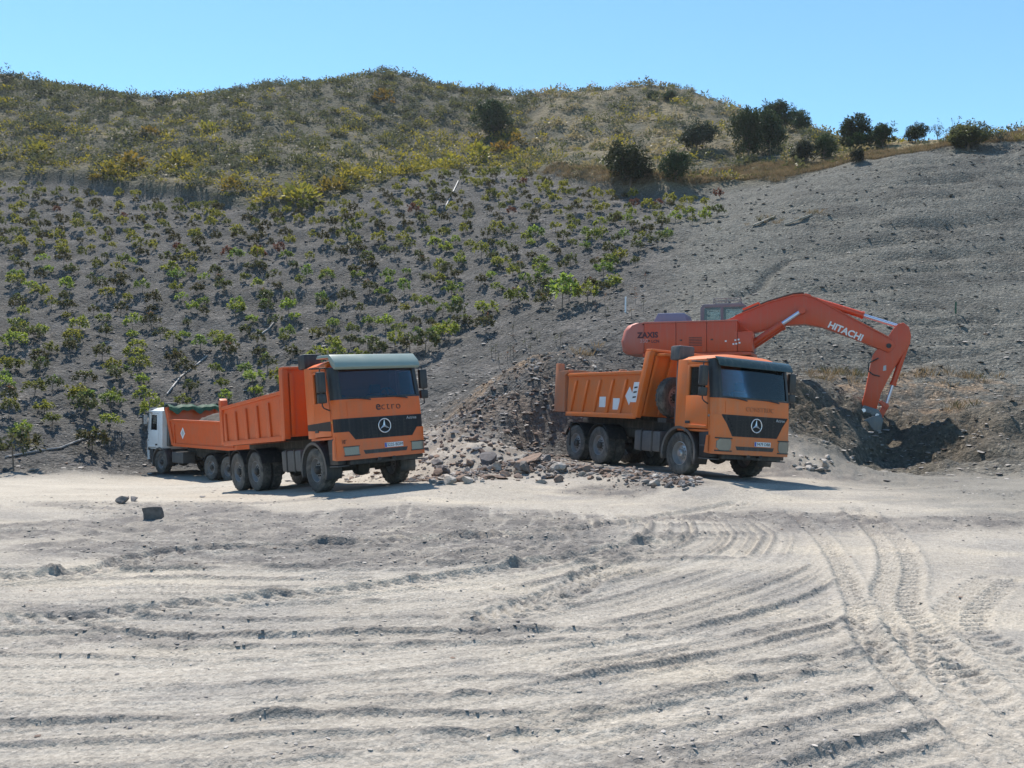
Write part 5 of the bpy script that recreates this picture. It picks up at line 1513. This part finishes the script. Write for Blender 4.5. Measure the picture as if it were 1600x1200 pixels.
# ------------------------------------------------------------------ saplings of the plantation
def sapling_variant(rg, spread, hgt):
    tips, dirs = [], []
    nt = int(rg.integers(24, 31))
    for i in range(nt):
        a = rg.uniform(0, 2*np.pi); e = np.arcsin(rg.uniform(-0.45, 1.0)); rr_ = rg.uniform(0.35, 1.0) ** 0.6
        tips.append((spread*rr_*math.cos(a)*math.cos(e), spread*rr_*math.sin(a)*math.cos(e), hgt*0.55 + (hgt*0.36)*rr_*math.sin(e)))
    tips = np.array(tips)
    nb = 13
    base = np.repeat(tips, nb, 0) + rg.normal(0, 0.03, (nt*nb, 3))
    d = unit(rg.normal(size=(nt*nb, 3)) + np.array([0, 0, 0.45]) + 0.5*unit(base - np.array([0, 0, hgt*0.5])))
    V, Fc = leaf_quads(base, d, rg.uniform(0.18, 0.30, nt*nb), rg.uniform(0.09, 0.14, nt*nb), 1.0, rg)
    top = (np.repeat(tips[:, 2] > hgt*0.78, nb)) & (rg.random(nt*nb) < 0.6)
    tr = MB(); lean = rg.normal(0, 0.04, 2)
    zf = hgt*0.50
    tr.tube((0, 0, -0.25), (lean[0], lean[1], zf), 0.032, 0.022, 6)
    for t_ in tips[:8]:
        tr.tube((lean[0], lean[1], zf - 0.05), tuple(t_), 0.014, 0.006, 5)
    return V, Fc, top, tr
TREE_ME = []
for k in range(8):
    V, Fc, top, tr = sapling_variant(rg, rg.uniform(0.58, 0.80), rg.uniform(1.25, 1.55))
    TREE_ME.append((V, Fc, top, tr.mesh('trunk', M['bark'], smooth=True)))
CROWN_ME = {}
def crown_mesh(k, kind):
    if (k, kind) not in CROWN_ME:
        V, Fc, top, _ = TREE_ME[k]
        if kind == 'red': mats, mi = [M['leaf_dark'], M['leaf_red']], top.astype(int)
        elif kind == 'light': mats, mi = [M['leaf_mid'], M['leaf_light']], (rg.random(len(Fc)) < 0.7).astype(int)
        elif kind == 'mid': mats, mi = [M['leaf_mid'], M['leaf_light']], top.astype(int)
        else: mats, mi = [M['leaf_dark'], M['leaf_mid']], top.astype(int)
        CROWN_ME[(k, kind)] = np_mesh('crown', V, Fc, mats, mi)
    return CROWN_ME[(k, kind)]
LOW_U = [-200, 0, 150, 300, 420, 500, 560, 660, 740, 830, 900, 960, 1010, 1060, 1110, 1130]
LOW_V = [720, 700, 690, 668, 640, 600, 575, 555, 535, 500, 480, 455, 410, 372, 348, 335]
gx, gy = np.meshgrid(np.arange(-60, 34, 1.95), np.arange(40, 100, 1.8), indexing='ij')
gx = gx + (np.arange(gx.shape[1]) % 2)[None, :] * 1.05
gx = (gx + rg.uniform(-0.6, 0.6, gx.shape)).ravel(); gy = (gy + rg.uniform(-0.5, 0.5, gy.shape)).ravel()
gz, ginf = height(gx, gy, True)
pu, pv = uv_of(gx, gy, gz)
ok = (pu > -40) & (pu < 1125) & (pv < np.interp(pu, LOW_U, LOW_V)) & (pv > np.interp(pu, TOP_U, TOP_V) + 3) & (ginf['scrub'] < 0.2) & (ginf['slope'] > 0.5)
ok &= rg.random(len(gx)) > 0.06
ok &= ~((pu > 180) & (pu < 420) & (pv > 690))
gx, gy, gz, pu, pv = gx[ok], gy[ok], gz[ok], pu[ok], pv[ok]
order = np.argsort(gy)
gx, gy, gz, pu, pv = gx[order], gy[order], gz[order], pu[order], pv[order]
print('saplings', len(gx))
def zone_of(u, v):
    t = (v - np.interp(u, TOP_U, TOP_V)) / (np.interp(u, LOW_U, LOW_V) - np.interp(u, TOP_U, TOP_V))
    row = ['topmost rows', 'upper rows', 'upper middle rows', 'lower middle rows', 'lower rows', 'lowest rows'][int(np.clip(t*6, 0, 5))]
    cols = [(70, 'at the left picture edge'), (150, 'near the left picture edge'), (225, 'left of the white cab'), (275, 'straight above the white cab'), (345, "above the white truck's load"), (430, "above the left truck's body"), (500, "above the left truck's headboard"), (580, "above the left truck's windscreen"), (660, "above the left truck's far mirror"), (740, 'just right of the left truck'), (820, 'midway between the orange trucks'), (890, "above the right truck's tailgate"), (960, "left above the excavator's counterweight"), (1020, "straight above the counterweight"), (2000, 'at the right end by the bare slope')]
    for lim_, w in cols:
        if u < lim_: return row + ' ' + w
def size_word(sc): return 'small ' if sc < 0.62 else ('large ' if sc > 0.80 else '')
KW = {'light': 'bright yellow-green sapling', 'mid': 'pale-topped green sapling', 'dark': 'dull dark green sapling', 'red': 'reddish-tipped sapling'}
rest = []
n_ind = 0
for i in range(len(gx)):
    edge = max(0, 1 - abs(pv[i] - np.interp(pu[i], TOP_U, TOP_V) - 14) / 30) if (430 < pu[i] < 560 or pu[i] > 850) else 0
    pl = 0.34 + 0.5 * edge
    kind = rg.choice(['light', 'mid', 'dark', 'red'], p=np.array([pl, 0.32, 0.36, 0.09]) / (pl + 0.77))
    sc = rg.uniform(0.50, 0.88) * np.interp(gy[i], [45, 60, 95], [1.12, 1.0, 0.92])
    if 300 < pu[i] < 560 and 330 < pv[i] < 420: sc *= 1.15
    k = int(rg.integers(0, 8))
    if n_ind < 300:
        n_ind += 1
        e = empty('sapling'); e.location = (gx[i], gy[i], gz[i]); e.rotation_euler = (rg.normal(0, 0.05), rg.normal(0, 0.05), rg.uniform(0, 6.28))
        s3 = sc * rg.uniform(0.9, 1.1)
        e.scale = (sc * rg.uniform(0.9, 1.25), sc * rg.uniform(0.9, 1.25), s3)
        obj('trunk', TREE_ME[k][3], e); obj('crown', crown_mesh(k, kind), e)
        tag(e, size_word(sc) + KW[kind] + ', ' + zone_of(pu[i], pv[i]), 'sapling', 'saplings of the hillside plantation')
    else:
        rest.append((gx[i], gy[i], gz[i], sc, k, ['light', 'mid', 'dark', 'red'].index(kind)))
def special(u, v, sc, kind, k, label):
    p = hit(u, v)
    e = empty('sapling'); e.location = p; e.scale = (sc, sc, sc); e.rotation_euler = (0, 0, random.uniform(0, 6))
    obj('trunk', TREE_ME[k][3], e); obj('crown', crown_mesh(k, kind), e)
    tag(e, label, 'sapling', 'saplings of the hillside plantation')
special(878, 482, 1.35, 'light', 2, 'tallest bright green sapling left of the excavator, at the edge of the bare slope')
special(918, 476, 1.0, 'light', 4, 'lone light green sapling nearest the excavator counterweight')
special(664, 556, 1.15, 'dark', 1, 'sapling with a tall bare trunk just right of the left truck roof')
special(145, 712, 1.1, 'dark', 5, 'dark sapling on the road edge left of the white-cabbed truck')
special(22, 735, 1.3, 'dark', 3, 'large dark sapling at the left picture edge by the road')
if rest:
    rest = np.array(rest)
    vs_ = [(t[0], t[1]) for t in TREE_ME]
    n = len(rest)
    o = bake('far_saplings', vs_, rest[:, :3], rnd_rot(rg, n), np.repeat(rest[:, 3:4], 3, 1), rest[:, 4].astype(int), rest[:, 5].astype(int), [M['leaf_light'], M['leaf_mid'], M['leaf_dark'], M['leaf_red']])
    tag(o, 'farthest rows of small saplings below the scrub hill', 'saplings', kind='stuff')

# ------------------------------------------------------------------ trees and large bushes on the hill
def tree_variant(rg, nclump, per, leaf, sparse=1.0):
    """crown in a unit box: x,y in -0.5..0.5, z 0..1"""
    pts = []
    lobes = [(rg.uniform(-0.24, 0.24), rg.uniform(-0.24, 0.24), rg.uniform(0.36, 0.74), rg.uniform(0.22, 0.33)) for _ in range(6)]
    while len(pts) < nclump:
        p = rg.uniform(-1, 1, 3)
        q = np.linalg.norm(p)
        if q > 1 or q < 0.15: continue
        lb = lobes[len(pts) % 6]
        pts.append((lb[0] + p[0]*lb[3], lb[1] + p[1]*lb[3], lb[2] + p[2]*lb[3]*0.85))
    pts = np.array(pts) * np.array([1, 1, 1]) + 0
    r_ = rg.uniform(0.06, 0.12, nclump)
    off = unit(rg.normal(size=(nclump, per, 3))) * (r_[:, None, None] * rg.uniform(0.3, 1.0, (nclump, per, 1)))
    base = (pts[:, None, :] + off).reshape(-1, 3)
    d = unit(off.reshape(-1, 3) + rg.normal(0, 0.05, (nclump*per, 3)))
    V, Fc = leaf_quads(base, d, rg.uniform(leaf*0.7, leaf*1.3, len(base)), rg.uniform(leaf*0.4, leaf*0.7, len(base)), 0.5, rg)
    tr = MB(); tr.tube((0, 0, -0.06), (0.02, 0.01, 0.30), 0.032, 0.022, 7)
    for p in pts[:12]: tr.tube((0.02, 0.01, 0.22), tuple(p), 0.012, 0.004, 5)
    return V, Fc, tr.mesh('trunk', M['bark'], smooth=True)
TV = [tree_variant(rg, 150, 40, 0.06) for _ in range(4)]
TVS = [tree_variant(rg, 26, 16, 0.07) for _ in range(3)]
HT = {}
def hill_tree(u, v, wpx, hpx, m, label, name='tree', cat='tree', group='trees on the scrub hill', sparse=False, k=None):
    p = None
    for dv in range(0, 60, 3):
        p = hit(u, v + dv, y0=60)
        if p is not None: break
    if p is None: return
    sc = p[1] / F
    k = int(rg.integers(0, 3)) if k is None else k
    key = (sparse, k, m)
    src = (TVS if sparse else TV)[k]
    if key not in HT: HT[key] = np_mesh('crown', src[0], src[1], M[m])
    e = empty(name); e.location = (p[0], p[1], p[2] - 0.1)
    w, h = wpx*sc, (hpx + dv)*sc
    e.scale = (w*1.15, w*1.05, h*1.08); e.rotation_euler = (0, 0, rg.uniform(0, 6.28))
    obj('trunk', src[2], e); obj('crown', HT[key], e)
    tag(e, label, cat, group)
D_, G_, Y_L = 'tree_leaf', 'tree_leaf_grey', 'scrub_yellow'
for a in [
    (768, 216, 66, 58, D_, 'dark round evergreen on the hillside below the highest summit'),
    (770, 214, 34, 26, G_, 'small grey-green bush at the foot of the evergreen below the summit', 'bush', 'bush'),
    (985, 290, 84, 66, D_, 'widest dark evergreen beside the cut bank above the bare slope'),
    (1055, 284, 52, 48, D_, 'dark evergreen close on the right of the widest one'),
    (1088, 236, 60, 46, G_, 'grey-green tree alone above the pair beside the cut bank'),
    (1170, 250, 58, 74, D_, 'tall dark evergreen, left of the close pair below the ridge'),
    (1203, 242, 58, 68, D_, 'tall dark evergreen, right of the close pair below the ridge'),
    (1214, 206, 52, 48, D_, 'dark rounded tree on the skyline above the close pair'),
    (1250, 208, 40, 38, D_, 'smaller dark tree on the skyline right of the rounded one'),
    (1258, 254, 46, 34, G_, 'pale grey-green bush left of another below the skyline gap', 'bush', 'bush'),
    (1288, 248, 36, 36, D_, 'dark bush right of the pale grey-green bush below the skyline gap', 'bush', 'bush'),
    (1334, 234, 62, 50, D_, 'broad dark tree standing up on the right skyline'),
    (1342, 238, 40, 30, D_, 'dark bush in front of the broad skyline tree', 'bush', 'bush'),
    (1379, 230, 46, 36, D_, 'dark rounded tree right of the broad skyline tree'),
    (1340, 254, 26, 20, G_, 'small low bush under the broad skyline tree', 'bush', 'bush'),
    (1430, 224, 38, 32, D_, 'lone dark tree with yellow scrub at its foot on the right skyline'),
    (1512, 234, 70, 44, 'scrub_olive', 'wide yellowish bush on the crest of the bare dome', 'bush', 'bush'),
    (1500, 226, 40, 30, Y_L, 'yellow flowering bush at the back of the wide yellowish one', 'bush', 'bush'),
    (1046, 158, 24, 15, D_, 'small dark tree on the ridge right of the saddle'),
    (1018, 156, 18, 14, D_, 'tiny dark tree next to another on the ridge right of the saddle'),
    (764, 148, 14, 12, D_, 'tiny dark tree on the skyline right of the summit')]:
    u, v, w, h, m, lab = a[:6]
    nm, ct = (a[6], a[7]) if len(a) > 6 else ('tree', 'tree')
    hill_tree(u, v, w, h, m, lab, nm, ct)
for a in [(1465, 210, 20, 24, D_, 'thin dark shrub, left of two on the crest beside the yellow bush'), (1488, 210, 32, 28, D_, 'open dark shrub, right of two on the crest beside the yellow bush'),
          (1564, 222, 34, 30, G_, 'thin see-through grey shrub at the far right skyline'), (1592, 222, 20, 18, 'scrub_yellow', 'small yellowish shrub at the right picture edge on the skyline'),
          (8, 134, 46, 32, G_, 'thin grey shrub at the left picture edge on the skyline'), (52, 138, 34, 26, G_, 'thin grey shrub second from the left on the skyline'),
          (166, 162, 26, 22, G_, 'slim grey shrub at the left of three in the skyline dip'), (203, 166, 40, 24, G_, 'sparse grey shrub in the middle of three in the skyline dip'), (252, 168, 46, 28, G_, 'spreading grey shrub at the right of three in the skyline dip')]:
    hill_tree(*a, name='shrub', cat='shrub', group='shrubs on the skyline', sparse=True)

# ------------------------------------------------------------------ scrub covering the hill
def bush_variant(rg, n, tall):
    a = rg.uniform(0, 2*np.pi, n); e = np.arcsin(rg.uniform(0.0, 1.0, n)); r_ = rg.uniform(0.45, 1.0, n)
    base = np.stack([0.5*r_*np.cos(a)*np.cos(e), 0.5*r_*np.sin(a)*np.cos(e), tall*r_*np.sin(e)], -1)
    d = unit(base - np.array([0, 0, 0.1]) + rg.normal(0, 0.22, (n, 3)) + np.array([0, 0, 0.15]))
    return leaf_quads(base, d, rg.uniform(0.14, 0.26, n), rg.uniform(0.08, 0.14, n), 0.3, rg)
BV = [bush_variant(rg, 52, t) for t in (0.5, 0.65, 0.8, 0.6, 0.9)]
N0 = 40000
bx_ = rg.uniform(-125, 125, N0); by_ = rg.uniform(66, 168, N0)
bz_, binf = height(bx_, by_, True)
bu, bv = uv_of(bx_, by_, bz_)
keep = (binf['scrub'] > 0.6) & (bu > -160) & (bu < 1760) & (by_ < np.interp(bu, [0, 600, 1150, 1270, 1400, 1600], [148, 160, 148, 132, 96, 98]))
dens = np.where(bu < 830, 0.58, 0.30) * np.interp(bu, [1250, 1400], [1, 0.6])
bare = fbm(bx_*0.09, by_*0.09, 3, 0.6, 77.0)
keep &= rg.random(N0) < dens * (1 - 0.5*sstep(0.1, 0.5, bare))
keep &= ~((bu > 850) & (bu < 1300) & (np.interp(bu, TOP_U, TOP_V) - bv < 14) & (rg.random(N0) < 0.8))
bx_, by_, bz_, bu, bv, bare = [q[keep] for q in (bx_, by_, bz_, bu, bv, bare)]
n = len(bx_)
print('scrub', n)
tlb = np.interp(bu, TOP_U, TOP_V)
patch = fbm(bx_*0.13, by_*0.13, 3, 0.6, 101.0)
py_ = np.clip(0.14 + 0.35*sstep(0.05, 0.4, patch) + 0.55*np.exp(-((tlb - bv - 25)/30)**2)*(bu < 840) + 0.6*np.exp(-((bv - (285 - (bu - 660)*0.30))/14)**2)*((bu > 640) & (bu < 880)) - 0.12*(bv < 180), 0.02, 0.8)
rdm = rg.random(n)
mi = np.where(rdm < py_, 2, np.where(rg.random(n) < 0.5, 0, 1))
mi = np.where((bu > 820) & (rg.random(n) < 0.30), 3, mi)
sz = (0.6 + 1.7 * rg.random(n) ** 1.8) * np.where(mi == 2, 0.95, 1.0)
scl = np.stack([sz*rg.uniform(0.8, 1.3, n), sz*rg.uniform(0.8, 1.3, n), sz*rg.uniform(0.6, 1.0, n)], -1)
sc_o = bake('scrub', BV, np.stack([bx_, by_, bz_ - 0.08], -1), rnd_rot(rg, n), scl, rg.integers(0, 5, n), mi, [M['scrub_grey'], M['scrub_olive'], M['scrub_yellow'], M['straw']])
tag(sc_o, 'grey-green and yellow scrub covering the hill to the skyline', 'scrub', kind='stuff')
# yellow broom bushes that stand out of the scrub
BM_ME = [np_mesh('broom_bush', *bush_variant(rg, 150, t), M['scrub_yellow']) for t in (0.55, 0.7, 0.62)]
for u, v, w, where in [(60, 240, 40, 'at far left, above the plantation edge'), (175, 275, 38, 'left of the pair above the plantation edge'), (205, 262, 46, 'largest of the left group above the plantation'), (280, 262, 44, 'in the middle of the left hillside'), (150, 280, 20, 'low down beside the dark cut bank'),
                       (362, 298, 36, 'hanging over the cut bank'), (470, 318, 64, 'widest, at the cut bank end'), (520, 300, 50, 'just above the highest row of saplings'), (545, 282, 40, 'right of the widest one'), (640, 272, 40, 'left of the mound crest'),
                       (700, 262, 40, 'directly behind the mound crest'), (750, 250, 44, 'on the yellow spur behind the mound'), (785, 240, 40, 'half way up the yellow spur'), (806, 226, 30, 'at the upper end of the yellow spur'), (235, 210, 28, 'small, high on the left hillside'), (325, 205, 34, 'high on the left hillside below the dip'), (600, 160, 36, 'high up below the summit')]:
    p = hit(u, v, y0=60)
    if p is None: continue
    o = obj('broom_bush', BM_ME[int(rg.integers(0, 3))])
    s_ = w * p[1] / F
    o.location = (p[0], p[1], p[2] - 0.1); o.scale = (s_, s_, s_*0.85); o.rotation_euler = (0, 0, rg.uniform(0, 6))
    tag(o, 'yellow flowering broom bush ' + where, 'bush', 'yellow broom bushes on the hill')
# dry grass on the verge of the upper track and around the dig
def tuft_variant(rg, n):
    a = rg.uniform(0, 2*np.pi, n)
    base = np.stack([0.25*rg.random(n)*np.cos(a), 0.25*rg.random(n)*np.sin(a), np.zeros(n)], -1)
    d = unit(np.stack([0.5*np.cos(a), 0.5*np.sin(a), rg.uniform(0.5, 1.4, n)], -1))
    return leaf_quads(base, d, rg.uniform(0.3, 0.6, n), rg.uniform(0.02, 0.04, n), 0.8, rg)
GV = [tuft_variant(rg, 16) for _ in range(4)]
gp_ = []
for i in range(9000):
    u = rg.uniform(840, 1680); tl_ = np.interp(u, TOP_U, TOP_V)
    gp_.append((u, tl_ - rg.uniform(-3, 16)))
gp_ = np.array(gp_)
Yg = np.interp(gp_[:, 0], [840, 1050, 1150, 1270, 1400, 1600, 1700], [90, 83, 85, 80, 76, 79, 79]) + rg.uniform(-3, 5, len(gp_))
Xg = (gp_[:, 0] - 800) / F * Yg
zg, gi = height(Xg, Yg, True)
kk = (gi['scrub'] > 0.3)
extra = []
for (u, v, s_, n) in ((1290, 586, 0.7, 22), (1478, 590, 0.8, 28), (1330, 588, 0.5, 10), (1500, 638, 0.5, 10), (905, 552, 0.4, 8), (1215, 345, 1.0, 24)):
    p = hit(u, v)
    for _ in range(n): extra.append((p[0] + rg.normal(0, s_*1.4), p[1] + rg.normal(0, s_*0.6)))
extra = np.array(extra)
Xg = np.concatenate([Xg[kk], extra[:, 0]]); Yg = np.concatenate([Yg[kk], extra[:, 1]])
zg = height(Xg, Yg); n = len(Xg)
sz = rg.uniform(0.5, 1.2, n)
go = bake('dry_grass', GV, np.stack([Xg, Yg, zg - 0.02], -1), rnd_rot(rg, n), np.repeat(sz[:, None], 3, 1), rg.integers(0, 4, n), (rg.random(n) < 0.2).astype(int), [M['straw'], M['scrub_olive']])
tag(go, 'dry straw-coloured grass along the upper track and around the dig', 'grass', kind='stuff')

# ------------------------------------------------------------------ small things lying on the slope
def draped(name, px, r, m, label, cat, group=None, n=10, lift=0.0):
    pts = []
    for (ua, va), (ub, vb) in zip(px[:-1], px[1:]):
        for k in range(n):
            t = k / n; pts.append((ua + (ub - ua)*t, va + (vb - va)*t))
    pts.append(px[-1])
    W = [hit(u, v, y0=24) for u, v in pts]
    W = [(w[0], w[1], w[2] + r + lift) for w in W if w]
    mb = MB(); mb.path(W, r, 6)
    o = mb.build(name, m, None, smooth=True)
    tag(o, label, cat, group)
G1 = 'irrigation pipes on the plantation'
draped('irrigation_pipe', [(261, 617), (282, 590), (305, 573), (324, 557)], 0.05, M['pipe'], 'grey irrigation pipe lying uphill above the white-cabbed truck', 'pipe', G1)
draped('irrigation_pipe', [(8, 716), (60, 706), (95, 701), (141, 683), (165, 676)], 0.05, M['pipe'], 'grey irrigation pipe along the slope foot left of the white cab', 'pipe', G1)
draped('irrigation_pipe', [(404, 526), (420, 515), (436, 496)], 0.055, M['pipe'], 'short grey irrigation pipe up the slope above the left orange truck', 'pipe', G1)
draped('irrigation_pipe', [(716, 284), (706, 305), (695, 326)], 0.07, M['pipe'], 'pale irrigation pipe running down from the mound crest', 'pipe', G1)
draped('irrigation_pipe', [(641, 320), (662, 324), (680, 327)], 0.05, M['pipe'], 'pale irrigation pipe lying level below the mound crest', 'pipe', G1)
draped('irrigation_pipe', [(150, 478), (200, 484), (255, 493)], 0.035, M['pipe_dark'], 'thin dark irrigation pipe across the left middle rows', 'pipe', G1)
draped('irrigation_pipe', [(503, 471), (527, 457)], 0.07, M['pipe_dark'], 'short thick dark pipe above the left truck roof', 'pipe', G1, n=4)
def plank(ua, va, ub, vb, label):
    a, b = hit(ua, va, y0=24), hit(ub, vb, y0=24)
    A, B_ = Vector(a) + Vector((0, 0, 0.10)), Vector(b) + Vector((0, 0, 0.10))
    d = B_ - A; q = d.to_track_quat('X', 'Z').to_matrix().to_4x4()
    m = MB(); m.box((0, -0.09, -0.05), (d.length, 0.09, 0.05))
    o = m.build('plank', M['plank'], None, 0.008); o.matrix_world = Matrix.Translation(A) @ q
    tag(o, label, 'plank', 'planks on the bare slope')
plank(1177, 354, 1211, 340, 'left of two weathered planks lying on the bare slope')
plank(1227, 353, 1268, 337, 'right of two weathered planks lying on the bare slope')
for i in range(22):
    u, v = rg.uniform(765, 1010), 0
    v = np.interp(u, [765, 880, 1010], [rg.uniform(528, 590), rg.uniform(500, 552), rg.uniform(440, 500)])
    p = hit(u, v)
    if p is None: continue
    h_ = rg.uniform(0.4, 0.8)
    m = MB(); m.tube((0, 0, -0.1), (rg.normal(0, 0.05), rg.normal(0, 0.05), h_), 0.014, 0.01, 5)
    e = empty('young_plant'); e.location = p
    m.build('stem', M['bark'], e)
    nl = 10
    base = np.stack([rg.normal(0, 0.04, nl), rg.normal(0, 0.04, nl), rg.uniform(h_*0.6, h_, nl)], -1)
    V, Fc = leaf_quads(base, unit(rg.normal(size=(nl, 3)) + np.array([0, 0, 0.3])), rg.uniform(0.1, 0.18, nl), rg.uniform(0.03, 0.05, nl), 1.0, rg)
    obj('leaves', np_mesh('leaves', V, Fc, M['leaf_dark'] if i % 3 else M['leaf_red']), e)
    tag(e, 'thin newly planted stick-like sapling on the stony slope left of the excavator', 'sapling', 'newly planted sticks left of the excavator')
for u, v, h_, m_, lab in ((977, 488, 0.8, M['plate'], 'pale tube stake standing at the right edge of the plantation'), (1493, 490, 0.6, M['tarp'], 'small green stake standing on the bare dome above the bucket')):
    p = hit(u, v); m = MB(); m.tube((0, 0, -0.1), (0.02, 0, h_), 0.045, 0.045, 8); m.lathe([(0.001, 0), (0.05, 0.0)], (0.02, 0, h_), 8)
    o = m.build('marker_stake', m_, None); o.location = p; tag(o, lab, 'stake')
# ------------------------------------------------------------------ thin dusty air over the site
hm, hnt, hN, hL = nodes_of('dusty_air')
ho_ = hN.new('ShaderNodeOutputMaterial'); hv = hN.new('ShaderNodeVolumePrincipled')
hv.inputs['Color'].default_value = (0.86, 0.93, 1.0, 1)
hv.inputs['Density'].default_value = 0.00018
hv.inputs['Anisotropy'].default_value = 0.3
hL.new(hv.outputs[0], ho_.inputs['Volume'])
hb_ = MB(); hb_.box((-4200, -4200, -9.0), (4200, 4200, 75.0))
hz_o = hb_.build('haze', hm)
tag(hz_o, 'thin pale dusty air over the whole site', 'haze', kind='stuff')
